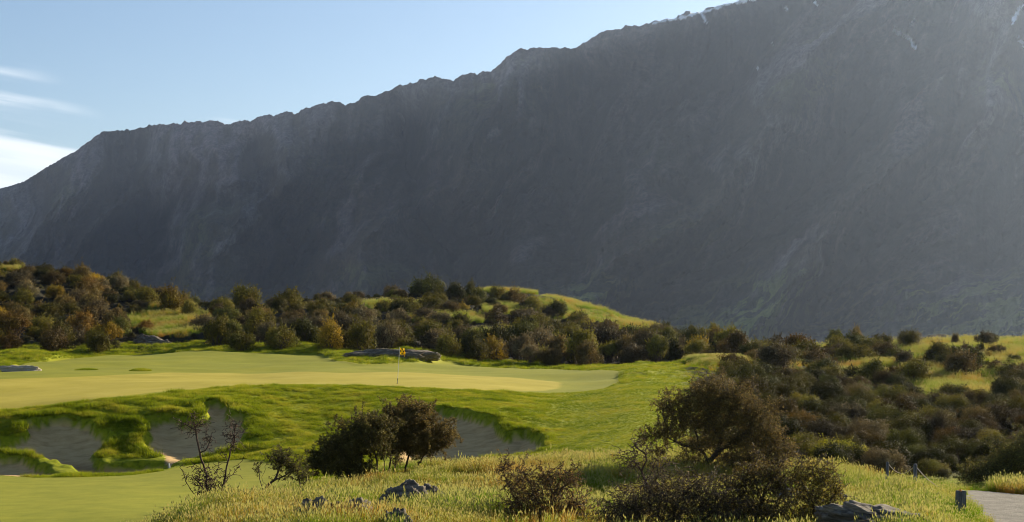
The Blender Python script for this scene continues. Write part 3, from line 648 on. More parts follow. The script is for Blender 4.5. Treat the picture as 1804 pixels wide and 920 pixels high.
W_RIG = [('olive green', 3.4), ('grey brown', 2.2), ('brown', 2), ('dark green', 3), ('rust brown', .25), ('yellow green', .08)]
def jitter_grid(p0, p1, ya, yb, step):
    """roughly even spots in a wedge between bearings p0, p1"""
    Y = ya
    while Y < yb:
        st = step(Y); wpx = st / Y * F; x = p0 + random.uniform(0, wpx)
        while x < p1:
            yield x + random.uniform(-.3, .3) * wpx, Y + random.uniform(-.35, .35) * st
            x += wpx
        Y += st
cnt = 0
for px, Y in jitter_grid(-60, 352, 155, 222, lambda Y: 4.3):
    py = HZ - float(base_z(px, Y)) / Y * F
    if in_hb(px, py, Y) or (px > 235 and Y < 168): continue
    c = pick(W_LEFT); put_far((px - CX) / F * Y, Y, random.uniform(1.4, 2.4) * (1.05 if Y < 163 else 1), random.uniform(.75, 1.15) * (1.3 if Y < 163 else 1), c, f'{c} shrub, {zone_left(px, Y)}', f'{c} shrubs, {zone_left(px, Y)}'); cnt += 1
for px, Y in jitter_grid(352, 1300, 151, 262, lambda Y: 4.5 if Y < 200 else 5.5):
    py = HZ - float(base_z(px, Y)) / Y * F
    if in_hb(px, py, Y) and random.random() < (.5 if px < 1000 and Y > 185 else .82): continue
    if px > 1100 and Y > 215: continue
    if Y > (226 if px < 950 else 212) and px > 870 and px < 1130: continue
    if Y > 235: continue
    c = pick(W_CEN); s = random.uniform(1.2, 2.4) * (.75 if Y > 205 else 1.12 if Y < 162 else 1)
    put_far((px - CX) / F * Y, Y, s, random.uniform(.8, 1.15) * (1.3 if Y < 162 else 1), c, f'{c} bush {zone_centre(px, Y)}', f'{c} bushes {zone_centre(px, Y)}', 'hill_bush'); cnt += 1
fr = lambda p: 'near the flag' if p < 880 else 'centre' if p < 1020 else 'right part' if p < 1160 else 'right end'
# front row, closer, right of the island
for px, Y in jitter_grid(740, 1290, 140, 151, lambda Y: 3.6):
    if px < 900 and Y < 146: continue
    c = pick(W_CEN); put_far((px - CX) / F * Y, Y, random.uniform(1.3, 2.1), random.uniform(1.0, 1.6), c, f'{c} bush fringing the green far edge {fr(px)}', f'{c} bushes fringing the green far edge {fr(px)}', 'hill_bush'); cnt += 1
n_far = cnt
def sdp(px, Y): 
    X = np.array([(px - CX) / F * Y]); return float(sdist(PATH, X, np.array([Y]))[0])
cr_ = 0
for px, Y in jitter_grid(1185, 1990, 57, 150, lambda Y: 1.9 + (Y - 57) / 93 * 1.7):
    py = HZ - float(base_z(px, Y)) / Y * F
    if in_hb(px, py, Y) and random.random() < .8: continue
    if px < 1250 and Y > 70: continue
    if px < 1215 + (Y - 57) * 1.2: continue
    if Y > 115 and px < 1300: continue
    if Y > 124 and random.random() < .35 and px > 1500: continue
    c = pick(W_RIG); s = (1.0 + (Y - 57) / 93 * .55) * random.uniform(.6, 1.45)
    if Y > 105: put_far((px - CX) / F * Y, Y, s, random.uniform(.75, 1.1), c, f'{c} shrub, {zone_right(px, Y)}', f'{c} shrubs, {zone_right(px, Y)}', 'slope_shrub')
    else: put_mid((px - CX) / F * Y, Y, s, random.uniform(.8, 1.15), c, f'{c} shrub, {zone_right(px, Y)}', f'{c} shrubs, {zone_right(px, Y)}')
    cr_ += 1
print('far', n_far, 'right', cr_)

# ------------------------------------------------------------------ grasses as instanced tufts
def tuft(name, seed, nb, h0, h1, spread, wd, mat, seeds=0.0, lean=.5):
    g = np.random.default_rng(seed); V = []; Fq = []; T = []
    for i in range(nb):
        a = g.uniform(0, 6.283); r = spread * math.sqrt(g.uniform()); b = np.array([r * math.cos(a), r * math.sin(a), -.03]); h = g.uniform(h0, h1)
        la = a + g.normal() * .8; le = lean * g.uniform(.1, 1) * h; d = np.array([math.cos(la), math.sin(la), 0]); s_ = np.array([-d[1], d[0], 0]); fa = g.uniform(0, 3.14)
        s_ = np.array([math.cos(fa), math.sin(fa), 0]); w_ = wd * g.uniform(.7, 1.3); k = len(V); rn = g.uniform()
        pts = [(0, w_), (.5, w_ * .8), (1, w_ * .12)]
        for q, ww in pts:
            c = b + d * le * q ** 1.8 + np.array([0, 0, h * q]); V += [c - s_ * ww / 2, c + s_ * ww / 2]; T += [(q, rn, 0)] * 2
        Fq += [(k, k + 1, k + 3, k + 2), (k + 2, k + 3, k + 5, k + 4)]
        if g.uniform() < seeds:
            c = b + d * le + np.array([0, 0, h]); k = len(V); L_ = g.uniform(.05, .10); w2 = .014
            up = np.array([d[0] * .3, d[1] * .3, 1]) * L_
            V += [c - up * .2, c + s_ * w2 + up * .3, c + up, c - s_ * w2 + up * .3]; T += [(1, rn, .85)] * 4; Fq += [(k, k + 1, k + 2, k + 3)]
    me = mesh_np(name, np.array(V), np.array(Fq), [mat], False, attrs={'tone': np.array(T, float)})
    return bpy.data.objects.new(name, me)
def scatter(name, pts, scl, tufts, label, cat=None):
    c = bpy.data.collections.new(name + '_tufts')
    for o in tufts: c.objects.link(o)
    n = len(pts); me = bpy.data.meshes.new(name); me.vertices.add(n); me.vertices.foreach_set('co', np.asarray(pts, np.float32).ravel())
    g = np.random.default_rng(n)
    a = me.attributes.new('rot', 'FLOAT_VECTOR', 'POINT'); r = np.zeros((n, 3), np.float32); r[:, 2] = g.uniform(0, 6.283, n); r[:, :2] = g.normal(size=(n, 2)) * .08; a.data.foreach_set('vector', r.ravel())
    a = me.attributes.new('scl', 'FLOAT_VECTOR', 'POINT'); a.data.foreach_set('vector', np.repeat(np.asarray(scl, np.float32), 3))
    a = me.attributes.new('pick', 'INT', 'POINT'); a.data.foreach_set('value', g.integers(0, len(tufts), n).astype(np.int32))
    o = link(name, me)
    ng = bpy.data.node_groups.new(name, 'GeometryNodeTree'); ng.interface.new_socket('Geometry', in_out='INPUT', socket_type='NodeSocketGeometry'); ng.interface.new_socket('Geometry', in_out='OUTPUT', socket_type='NodeSocketGeometry')
    gi = ng.nodes.new('NodeGroupInput'); go = ng.nodes.new('NodeGroupOutput'); ip = ng.nodes.new('GeometryNodeInstanceOnPoints'); ci = ng.nodes.new('GeometryNodeCollectionInfo')
    ci.inputs[0].default_value = c; ci.inputs['Separate Children'].default_value = True
    def na(nm, ty):
        x = ng.nodes.new('GeometryNodeInputNamedAttribute'); x.data_type = ty; x.inputs[0].default_value = nm; return [s for s in x.outputs if s.enabled and s.name == 'Attribute'][0]
    ng.links.new(gi.outputs[0], ip.inputs['Points']); ng.links.new(ci.outputs[0], ip.inputs['Instance']); ip.inputs['Pick Instance'].default_value = True
    ng.links.new(na('pick', 'INT'), ip.inputs['Instance Index']); ng.links.new(na('rot', 'FLOAT_VECTOR'), ip.inputs['Rotation']); ng.links.new(na('scl', 'FLOAT_VECTOR'), ip.inputs['Scale'])
    ng.links.new(ip.outputs[0], go.inputs[0])
    md = o.modifiers.new('scatter', 'NODES'); md.node_group = ng
    tag(o, label, cat, None, 'stuff'); return o
def rand_pts(n, p0, p1, y0, y1, seed):
    g = np.random.default_rng(seed); Y = np.sqrt(g.uniform(y0 ** 2, y1 ** 2, n)); px = g.uniform(p0, p1, n); return (px - CX) / F * Y, Y, px, g
TALL = [tuft('tall_tuft', 300 + i, 28, .20, .44, .15, .0075, M_TALL, .22, .45) for i in range(6)]
SHORT = [tuft('short_tuft', 320 + i, 30, .10, .22, .20, .012, M_ROUGH, 0, .9) for i in range(6)]
ROCKFOOT = []
for q in [(713,893,28,45,62),(746,894,28,45,36),(622,918,26,40,60),(565,918,26,40,46),(697,926,24,40,40),(1405,888,26,42,76),(1545,925,24,42,150),(1497,900,26,42,44)]:
    x_, y_ = at(*q[:4]); r_ = q[4] / 2 * y_ / F; ROCKFOOT.append((x_, y_ - r_ * .4 - .35, r_ * 1.02, r_ * 1.1 + .6))
X, Y, px, g = rand_pts(80000, -60, 1960, 24, 58, 1)
Z, w_ = ground_full(X, Y); sf = sdist(FAIR, X, Y); s3 = sdist(B3, X, Y)
knb = np.interp(px, [-300, 300, 400, 550, 700, 850, 1000, 1150, 1300, 1450, 1600, 1700, 2000], [30, 34, 41, 47, 54, 57, 61, 60, 58, 54, 47, 46, 46])
k = (w_['path'] < .02) & (sf < -.25) & (s3 < -.6) & (Y < knb + g.normal(size=len(Y)) * 1.2) & (w_['sand'] < .1)
edge = np.clip(.55 + (-sf) / 2.0, .5, 1)
scl = g.uniform(.7, 1.25, len(X)) * edge * (1 - .35 * sstep(px, 1150, 1250) * 0) * (.72 + .35 * fbm(X / 3, Y / 3, 2, 201))
scl = scl * (1 - .45 * sstep(w_['path'] * 0 + sdist(PATH, X, Y), -1.6, -.2)); scl = np.clip(scl * (1 + .25 * g.exponential(.5, len(X)) * (g.uniform(size=len(X)) < .12)), .3, 1.6)
for rx_, ry_, ra, rb in ROCKFOOT:
    k &= ((X - rx_) / ra) ** 2 + ((Y - ry_) / rb) ** 2 > 1
k &= ~((Y < 28.3 + .5 * fbm(px / 40, px * 0, 2, 8)) & (px > 880) & (px < 1500) & (g.uniform(size=len(X)) < .85))
for q_, a_, b_, w_px in [(366, 33.2, 36.9, 46), (490, 38.6, 41.6, 60), (640, 45.0, 50, 90)]:
    scl = scl * np.where((np.abs(px - q_) < w_px) & (Y > a_) & (Y < b_ + .6), .5, 1)
mX, mY = at(1692, 908, 30, 38); k &= ~((np.abs(X - mX * Y / mY) < .25) & (Y < mY + .1) & (Y > mY - 2.5) & (g.uniform(size=len(X)) < .8))
mX, mY = at(1611, 848, 34, 45); scl = scl * np.where((np.abs(X - mX * Y / mY) < .5) & (Y < mY + .3) & (Y > mY - 3), .55, 1)
k &= fbm(X / 1.7, Y / 1.7, 2, 222) > -.42
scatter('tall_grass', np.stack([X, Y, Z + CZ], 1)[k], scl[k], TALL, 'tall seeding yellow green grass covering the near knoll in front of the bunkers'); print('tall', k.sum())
# rough on the bank, lips and collars
X, Y, px, g = rand_pts(110000, -80, 1250, 52, 92, 2)
Z, w_ = ground_full(X, Y); sf = sdist(FAIR, X, Y); sa = sdist(APRON, X, Y)
k = (sf < -.1) & (sa < -.1) & (w_['sand'] < .02) & (Y > np.interp(px, [0, 400, 1000, 1200], [50, 50, 56, 56]))
sb = np.max([sdist(B, X, Y) for B in BUNK], 0); k &= sb < -0.30
# keep the trampled front edges of the bunkers low
k &= ~((sb > -.8) & (HZ - Z / Y * F > 806)); k &= True
calm = sstep(px, 900, 1050)
scl = g.uniform(.6, 1.2, len(X)) * (1 + .45 * sstep(sb, -.9, -.3)) * (.8 + .6 * fbm(X / 1.1, Y / 1.1, 2, 205)) * (1 - .25 * sstep(px, 430, 520)) * (1 - .62 * calm)
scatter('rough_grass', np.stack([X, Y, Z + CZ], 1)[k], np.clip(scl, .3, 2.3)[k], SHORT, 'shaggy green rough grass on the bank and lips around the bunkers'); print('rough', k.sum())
X, Y, px, g = rand_pts(52000, -80, 1300, 92, 165, 4)
Z, w_ = ground_full(X, Y); sa = sdist(APRON, X, Y); si = sdist(ISLE, X, Y)
k = ((sa < -.1) & (sa > -14)) | (si > 0)
scl = g.uniform(.7, 1.5, len(X)) * (1 - .4 * sstep(px, 1000, 1100))
scatter('collar_grass', np.stack([X, Y, Z + CZ], 1)[k], scl[k] * 1.2, SHORT, 'green rough grass along the back edge of the green and round the rock island'); print('collar', k.sum())
# dry grass on the hills, visible between the shrubs
P_, S_ = [], []
for i, q in enumerate(HB + [(1560, 640, 300, 30, 90, 175), (1265, 640, 50, 5, 100, 135)]):
    X, Y, px, g = rand_pts(9000, q[0] - q[2] * 1.2, q[0] + q[2] * 1.2, q[4], q[5], 500 + i)
    Z, w_ = ground_full(X, Y); py = HZ - Z / Y * F
    k = (((px - q[0]) / q[2]) ** 2 + ((py - q[1]) / q[3]) ** 2 < 1.4) & (w_['apron'] < .1)
    P_.append(np.stack([X, Y, Z + CZ], 1)[k]); S_.append((g.uniform(.8, 1.5, len(X)) * np.where(Y > 150, 1.3, 1.0))[k])
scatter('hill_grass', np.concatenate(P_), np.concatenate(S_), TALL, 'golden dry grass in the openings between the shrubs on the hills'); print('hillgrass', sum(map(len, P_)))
# grass at the far side of the path
X, Y, px, g = rand_pts(9000, 1660, 2000, 40, 56, 6)
Z, w_ = ground_full(X, Y); sp = sdist(PATH, X, Y); k = (sp < -.15) & (sp > -2.5) & (Y > 43) & (px > 1745)
scatter('verge_grass', np.stack([X, Y, Z + CZ], 1)[k], (g.uniform(.7, 1.3, len(X)))[k], TALL, 'bright grass verge on the far side of the gravel path at the right edge')
# low undergrowth below the shrubs
UND = [bpy.data.objects.new('undergrowth_clump', p[0].copy()) for p in FARP[:3]]
mU = leaf_mat('undergrowth_leaf', False, (0.045, 0.042, 0.012), .3)
for o in UND: o.data.materials[0] = mU
X, Y, px, g = rand_pts(6000, -80, 2000, 56, 240, 8)
Z, w_ = ground_full(X, Y); py = HZ - Z / Y * F
inh = np.array([in_hb(a, b, c) for a, b, c in zip(px, py, Y)])
k = ~inh & (w_['apron'] < .05) & (((px > 1215 + np.maximum(0, (Y - 57)) * 1.2) & (Y < 112) & (sdist(PATH, X, Y) < -1.5)) | ((px < 1290) & (Y > 156) & ~((px > 235) & (px < 330) & (Y < 170)))) 
k &= ~((Y > 225) & (px > 860))
scatter('undergrowth', np.stack([X, Y, Z + CZ], 1)[k], (g.uniform(.2, .5, len(X)) * np.where(Y > 150, 1.3, 1))[k], UND, 'low dark scrub filling the ground between the shrubs'); print('und', k.sum())
# ------------------------------------------------------------------ landmark shrubs on the skyline
def mark(px, py, y0, y1, wpx, hpx, col, label, name='skyline_shrub', i=None):
    X, Y = at(px, py, y0, y1); s = wpx / 2 * Y / F; h = (hpx * Y / F) / (s * .98)
    return put_far(X, Y, s, h, col, label, None, name, i)
mark(1175, 592, 150, 240, 30, 24, 'dark green', 'small round dark bush on the skyline where the middle hill levels out')
mark(1222, 600, 150, 240, 40, 26, 'olive green', 'low olive bush on the skyline right of the small round dark bush')
mark(1258, 602, 150, 240, 38, 32, 'olive green', 'spiky olive bush at the right end of the middle hill skyline')
mark(1470, 611, 150, 230, 40, 24, 'dark green', 'dark low bush on the right skyline, leftmost of its row')
mark(1512, 610, 150, 230, 28, 28, 'brown', 'upright brown bush on the right skyline beside the dark low bush')
mark(1562, 611, 150, 230, 28, 22, 'grey brown', 'small thin grey brown bush standing alone on the right skyline')
mark(1603, 610, 150, 230, 50, 26, 'brown', 'wide dome shaped bush on the right skyline left of the box')
mark(1650, 608, 145, 168, 16, 13, 'brown', 'tiny brown bush in front of the grey box on the skyline')
mark(1684, 612, 140, 168, 20, 24, 'grey brown', 'thin upright bush on the bright grass right of the box')
mark(1697, 617, 135, 160, 16, 16, 'grey brown', 'little bush beside the thin upright bush on the bright grass')
mark(1728, 624, 125, 160, 24, 18, 'dark green', 'leftmost of the dark bushes scattered on the bright right hilltop')
mark(1748, 630, 125, 160, 30, 22, 'brown', 'largest of the brown bushes scattered on the bright right hilltop')
mark(1768, 630, 125, 160, 18, 18, 'grey brown', 'grey bush near the right edge of the bright hilltop')
mark(1783, 636, 125, 160, 16, 16, 'brown', 'small bush low on the bright hilltop by the right edge')
mark(690, 524, 200, 250, 46, 24, 'grey brown', 'grey brown bush on the middle hill skyline left of the big dark bush')
for q in [(838,534,44,28,'dark green','dark bush halfway along the shrubby shoulder of the middle hill'),(874,530,46,26,'olive green','olive bush just below the grassy crest of the middle hill'),(908,536,50,28,'brown','brown bush below the crest rocks of the middle hill'),(944,548,50,28,'olive green','olive bush on the falling shoulder of the middle hill'),(978,560,46,26,'dark green','dark bush lower down the falling shoulder of the middle hill'),(1020,572,44,24,'olive green','olive bush at the edge of the golden strip on the middle hill')]:
    mark(q[0], q[1], 185, 245, q[2], q[3], q[4], q[5], 'shoulder_shrub')
mark(752, 526, 200, 250, 72, 36, 'dark green', 'big dark bush on the skyline of the middle hill')
mark(800, 528, 200, 250, 44, 28, 'dark green', 'dark bush right of the big dark bush on the middle hill')
mark(828, 522, 200, 250, 26, 28, 'olive green', 'upright olive bush poking above the top of the middle hill')
mark(25, 470, 200, 240, 18, 22, 'olive green', 'small spiky shrub beside the pale rock on the left hilltop')
mark(10, 468, 200, 240, 12, 14, 'brown', 'tiny brown shrub left of the spiky shrub on the left hilltop')
mark(140, 500, 195, 235, 54, 30, 'brown', 'low brown shrub on the left hill skyline')
mark(212, 514, 195, 235, 40, 30, 'grey brown', 'twiggy grey shrub rising above the left hill skyline')
mark(305, 548, 190, 235, 60, 40, 'golden', 'golden topped shrub at the right end of the left hill skyline')
mark(335, 556, 190, 235, 34, 30, 'olive green', 'olive shrub at the very right end of the left hill')
mark(430, 548, 190, 235, 80, 42, 'olive green', 'big olive bush on the skyline right of the pale grass gap')
mark(510, 552, 190, 235, 80, 40, 'olive green', 'broad olive bush on the skyline, second from the pale grass gap')

# ------------------------------------------------------------------ shrubs and small trees in the foreground
def hero(name, label, cat, Y, trunks, blobs, nleaf, leaf, col, r0=0.035, seed=0, twig=0.0050, jit=.03, group=None, curl=.12):
    g = np.random.default_rng(seed); twig = max(twig, .0048); col = tuple(c_ * q for c_, q in zip(col, (1.65, 1.75, 1.0))); r0 *= 1.15
    def W3(px, py, dy=0): return np.array([(px - CX) / F * Y, Y + dy, CZ - (py - HZ) / F * Y])
    base = W3(*trunks[0][0][:2]); zg = gz(base[0], base[1])
    nodes = []; par = []
    tips = []
    for tr in trunks:
        pts = [W3(*p) for p in tr]
        start = None
        if nodes:
            A = np.array(nodes); dd = np.linalg.norm(A - pts[0], axis=1); j = int(dd.argmin())
            if dd[j] < .12: start = j
        if start is None and nodes: pts[0][2] = min(pts[0][2], zg) - .05; pts = [np.array(nodes[0])] + pts; start = 0
        if start is None:
            p0 = pts[0].copy(); gg = gz(p0[0], p0[1])
            p0[2] = min(p0[2], gg) - .12
            nodes.append(p0); par.append(-1); start = len(nodes) - 1
        cur = start
        for a, b in zip(pts[:-1], pts[1:]):
            n = max(2, int(np.linalg.norm(b - a) / .10)); off = g.normal(size=3) * jit
            for q in range(1, n + 1):
                t_ = q / n; p = a + (b - a) * t_ + off * math.sin(t_ * math.pi) + g.normal(size=3) * jit * .35
                nodes.append(p); par.append(cur); cur = len(nodes) - 1
    T = []; own = []
    for bl in blobs:
        px, py, rx, ry, n = bl[:5]; dyo = bl[5] if len(bl) > 5 else 0
        c = W3(px, py, dyo); sxr, szr = rx / F * Y, ry / F * Y
        d = g.normal(size=(n, 3)); d /= np.linalg.norm(d, axis=1)[:, None]; r = g.uniform(0, 1, n) ** .42
        q = c + d * r[:, None] * [sxr, (sxr + szr) * .5, szr] * (1 + .10 * g.normal(size=(n, 1)) + .9 * fbm(d[:, 0:1] * 2.2 + px, d[:, 2:3] * 2.2 + d[:, 1:2], 2, seed))
        T.append(q)
    T = np.concatenate(T)
    T = T[T[:, 2] > zg + .02]
    nb = len(nodes)
    src = np.array(nodes)
    o = np.argsort(np.min(np.linalg.norm(T[:, None] - src[None, ::3], axis=2), axis=1) + g.uniform(0, .05, len(T)))
    buf = np.zeros((nb + len(T) * 3, 3)); buf[:nb] = src; cnt_ = nb; tipn = []
    for ti in o:
        p = T[ti]; dd = np.linalg.norm(buf[:cnt_] - p, axis=1); j = int(dd.argmin()); a = buf[j]
        L_ = dd[j]
        if L_ < .02: continue
        m1 = a + (p - a) * .45 + g.normal(size=3) * L_ * curl + np.array([0, 0, L_ * .05])
        buf[cnt_] = m1; par.append(j); buf[cnt_ + 1] = p; par.append(cnt_); tipn.append(cnt_ + 1); cnt_ += 2
    Nn = buf[:cnt_]; par = np.array(par)
    load = np.zeros(cnt_); load[tipn] += 1
    for i in range(cnt_ - 1, -1, -1):
        if par[i] >= 0: load[par[i]] += load[i]
    load = np.maximum(load, 1)
    mx = load.max()
    rad = twig + (r0 - twig) * (load / mx) ** .55
    kids = np.where(par >= 0)[0]
    org = np.array([base[0], base[1], zg])
    S = np.concatenate([Nn[par[kids]] - org, Nn[kids] - org, np.minimum(rad[par[kids]], rad[kids] * 1.5)[:, None], rad[kids][:, None]], 1)
    thick = rad[kids] > twig + (r0 - twig) * .13
    root = link(name, None, None, org); root.empty_display_size = .3
    bm_ = M_BARKD if nleaf < 1.5 else M_BARK
    link('trunk', tubes_mesh('trunk', S[thick], bm_, 6), root)
    link('twig', tubes_mesh('twig', S[~thick], bm_, 3), root)
    if nleaf > 0:
        tp = Nn[tipn] - org; md = Nn[np.array(tipn) - 1] - org
        n = int(len(tp) * nleaf); ii = g.integers(0, len(tp), n); q = g.uniform(0, 1.05, n)[:, None]
        P = md[ii] + (tp[ii] - md[ii]) * q + g.normal(size=(n, 3)) * leaf * .9
        cl_ = .75 + .5 * (fbm(P[:, 0] * 2.2, P[:, 2] * 2.2 + P[:, 1], 2, seed) + .5); tn = g.uniform(.45, 1.4, n) * cl_ * np.where(g.uniform(size=n) < .07, 2.4, 1.0); hue = g.normal(size=n) * .10  # a few leaves painted far paler, standing in for glints
        lf = link('leaves', leaves_mesh('leaves', P, leaf, M_LEAF, np.stack([tn * (1 + hue), tn, tn * (1 - hue)], 1), seed, 1.6), root)
        lf.color = (*col, 1)
    tag(root, label, cat, group); return root
hero('dead_tree', 'bare dead forked tree at the edge of the lower fairway, left of the photo', 'tree', 36.8,
     [[(366,905),(365,870),(364,840),(358,818),(352,798),(347,775),(344,752),(338,742)], [(352,798),(366,788),(372,772)], [(344,760),(330,750),(318,744)], [(364,835),(348,822),(336,812)],
      [(374,905),(385,872),(396,845),(402,815),(406,790),(414,768),(425,762)], [(410,780),(413,758),(415,742)], [(402,815),(394,800),(388,792)], [(396,845),(410,836),(421,822)], [(402,812),(385,815),(376,835)],
      [(358,905),(352,882),(338,866),(328,848),(322,832),(316,824)], [(365,868),(350,850),(338,838)]],
     [(372,866,30,36,1500), (352,840,24,20,300), (343,750,30,20,330), (366,776,16,16,110), (410,766,20,34,260), (415,828,12,14,26), (328,838,13,16,34), (392,798,12,10,18), (392,835,14,12,40)], .35, .018, (.06,.045,.03), .052, 11, .0062, .02)
hero('leaning_shrub', 'small leaning shrub with two crooked stems left of the big dark bushes', 'shrub', 41.5,
     [[(466,874),(470,856),(484,846),(496,840),(510,832),(524,826)], [(466,872),(458,850),(457,832),(452,818)], [(484,846),(490,826),(498,806)], [(530,862),(528,846),(524,828)], [(470,856),(462,840),(466,822)]],
     [(495,808,24,20,520), (517,822,22,20,260), (535,838,16,16,150), (453,826,8,14,40), (500,842,26,8,60)], 6, .026, (.055,.048,.022), .04, 12)
hero('dark_bush', 'broad dark bush at the knoll edge, left half of the big pair', 'shrub', 47.5,
     [[(596,850),(592,820),(580,795)], [(612,852),(612,820),(606,790)], [(630,850),(634,815),(640,780)], [(648,846),(650,812),(660,775)], [(580,846),(570,822),(556,812)], [(662,842),(664,812),(652,770)]],
     [(606,792,46,36,1900), (645,770,48,38,1900), (570,815,34,24,650), (620,826,44,22,500), (550,812,14,22,120), (660,750,40,24,500)], 17, .030, (.065,.052,.024), .06, 13)
hero('dark_bush', 'tallest dark brown bush in front of the bunker, with open stems at its foot', 'shrub', 49.5,
     [[(676,836),(676,805),(672,775)], [(694,836),(700,800),(712,765)], [(712,834),(722,800),(740,770)], [(730,832),(745,805),(765,785)], [(684,836),(690,800),(690,760)], [(700,836),(706,812),(700,790)]],
     [(700,748,48,40,2300), (736,755,46,38,2000), (768,770,38,30,1200), (700,778,46,28,1300), (726,722,36,18,500), (742,792,30,16,300)], 17, .030, (.090,.062,.032), .06, 14)
hero('twiggy_shrub', 'open twiggy shrub with reddish leaves in the foreground, left of the bare grey one', 'shrub', 27.8,
     [[(958,935),(952,900),(940,870),(925,840)], [(958,930),(972,890),(990,860),(1012,840)], [(940,930),(915,900),(900,865),(886,830)], [(972,900),(974,868),(966,835)], [(1040,930),(1026,900),(1008,880),(1004,862)]],
     [(912,850,36,38,560), (966,845,36,30,500), (1005,846,26,30,280), (930,898,56,40,1900), (1000,900,50,38,1300), (960,925,60,26,900), (890,818,14,20,80)], 4.0, .022, (.095,.058,.034), .036, 15, .0032)
hero('gnarled_tree', 'large spreading small leaved tree with a low fork, centre right foreground', 'tree', 46.5,
     [[(1256,842),(1251,820),(1246,808)], [(1248,812),(1236,796),(1215,786),(1190,778),(1165,766),(1142,758)], [(1250,815),(1262,798),(1272,775),(1275,750),(1290,725)], [(1262,798),(1285,785),(1310,765),(1335,745)],
      [(1236,796),(1228,770),(1222,740),(1205,705)], [(1272,775),(1255,745),(1250,712),(1246,685)], [(1190,778),(1180,755),(1168,730),(1166,706)], [(1190,778),(1168,786),(1150,800)]],
     [(1240,700,50,34,2000), (1290,708,46,36,1700), (1330,738,48,34,1500), (1205,738,40,36,1100), (1178,716,26,28,420), (1262,750,48,34,1300), (1170,762,36,22,480), (1136,772,22,20,160), (1300,775,42,24,800), (1225,786,36,18,420), (1160,795,22,14,120), (1355,772,34,26,700), (1290,812,46,24,700), (1335,808,44,26,900), (1218,815,34,20,380), (1376,800,34,26,500)], 7.5, .030, (.092,.064,.034), .09, 16)
hero('bare_grey_shrub', 'leafless grey shrub with a crooked upright stem in front of the tall grass', 'shrub', 30.0,
     [[(1146,935),(1142,880),(1138,850),(1130,828),(1116,812)], [(1140,858),(1160,835),(1172,812)], [(1138,845),(1150,822),(1166,800),(1172,786)], [(1130,828),(1140,800),(1120,785)]],
     [(1112,812,30,24,420), (1160,818,28,26,240), (1128,786,26,16,130), (1140,860,36,20,260)], .8, .018, (.075,.060,.050), .030, 17, .0032)
hero('dense_twig_bush', 'dense purple brown twig bush at the bottom edge, beside the bare grey shrub', 'shrub', 26.5,
     [[(1130,960),(1128,920),(1120,890)], [(1180,960),(1186,910),(1206,870),(1240,840)], [(1230,960),(1240,915),(1262,880)], [(1160,960),(1160,905),(1165,870)]],
     [(1110,898,56,40,2200), (1170,878,60,42,2600), (1228,872,54,46,2200), (1262,900,48,42,1200), (1085,920,48,30,900), (1200,920,80,36,1500)], 3.2, .018, (.075,.056,.046), .045, 18, .0034)
hero('brown_leaved_shrub', 'brown leaved shrub with dark forked stems left of the half hidden boulder', 'shrub', 27.0,
     [[(1330,960),(1334,910),(1345,870),(1366,836),(1380,812)], [(1334,910),(1310,880),(1290,850)], [(1340,890),(1335,860),(1325,830)], [(1345,870),(1372,862),(1392,850)]],
     [(1308,858,44,36,1000), (1345,834,40,30,900), (1372,852,30,34,600), (1300,905,46,36,1300), (1352,900,44,36,1100), (1330,930,50,24,600)], 4.2, .022, (.085,.060,.032), .042, 19, .0032)
hero('yellowish_shrub', 'open shrub with yellowish leaves and thin dark stems left of the big rock slab', 'shrub', 27.4,
     [[(1430,955),(1432,905),(1434,878),(1450,850),(1462,825)], [(1432,895),(1418,865),(1404,838),(1408,812)], [(1434,878),(1436,845),(1430,815)], [(1436,905),(1462,880),(1478,858)], [(1418,940),(1400,905),(1388,880)]],
     [(1415,838,34,36,560), (1452,838,32,36,520), (1436,878,48,34,800), (1472,862,16,26,200), (1412,908,40,30,600), (1450,915,36,26,400)], 4.5, .022, (.115,.088,.030), .034, 20, .0030)
hero('edge_bush', 'dark leafy bush behind the path at the right edge of the photo', 'shrub', 50.0,
     [[(1790,862),(1790,830),(1780,800)], [(1812,862),(1815,830),(1820,790)], [(1770,862),(1765,840),(1750,822)]],
     [(1788,810,40,38,1300), (1830,790,44,46,1300), (1755,835,32,26,700), (1715,838,30,26,600)], 13, .034, (.070,.060,.024), .05, 21)

# ------------------------------------------------------------------ rocks
def rock_mat():
    m, t = new_mat('schist_rock')
    tc_ = t.nodes.new('ShaderNodeTexCoord'); mp = t.nodes.new('ShaderNodeMapping'); mp.inputs['Rotation'].default_value = (.15, .35, .5); mp.inputs['Scale'].default_value = (1.0, 2.2, 6.5); t.links.new(tc_.outputs['Object'], mp.inputs[0])
    n1 = noise(t, 1.6, 7, .68, mp.outputs[0], .6); n2 = noise(t, 5.0, 5, .7, tc_.outputs['Object']); n3 = noise(t, 2.2, 4, .6, tc_.outputs['Object'])
    c = ramp(t, n1, [(.34, (.045, .038, .030)), (.46, (.15, .128, .100)), (.57, (.26, .222, .170)), (.68, (.50, .43, .33))])
    c = mixc_(t, math_node(t, 'MULTIPLY', smooth(t, n2, .58, .70), .6), c, (.30, .28, .22))
    c = mixc_(t, math_node(t, 'MULTIPLY', smooth(t, n3, .60, .68), .7), c, (.16, .075, .02))
    oi = t.nodes.new('ShaderNodeObjectInfo'); c = mixc_(t, 1.0, c, oi.outputs['Color'], 'MULTIPLY')
    finish(t, c, .9, math_node(t, 'ADD', n1, math_node(t, 'MULTIPLY', n2, .4)),   .6, .05, .2); return m
M_ROCK = rock_mat()
M_PALE = bark_mat('pale_rock', (.20, .17, .13), (.46, .41, .34))
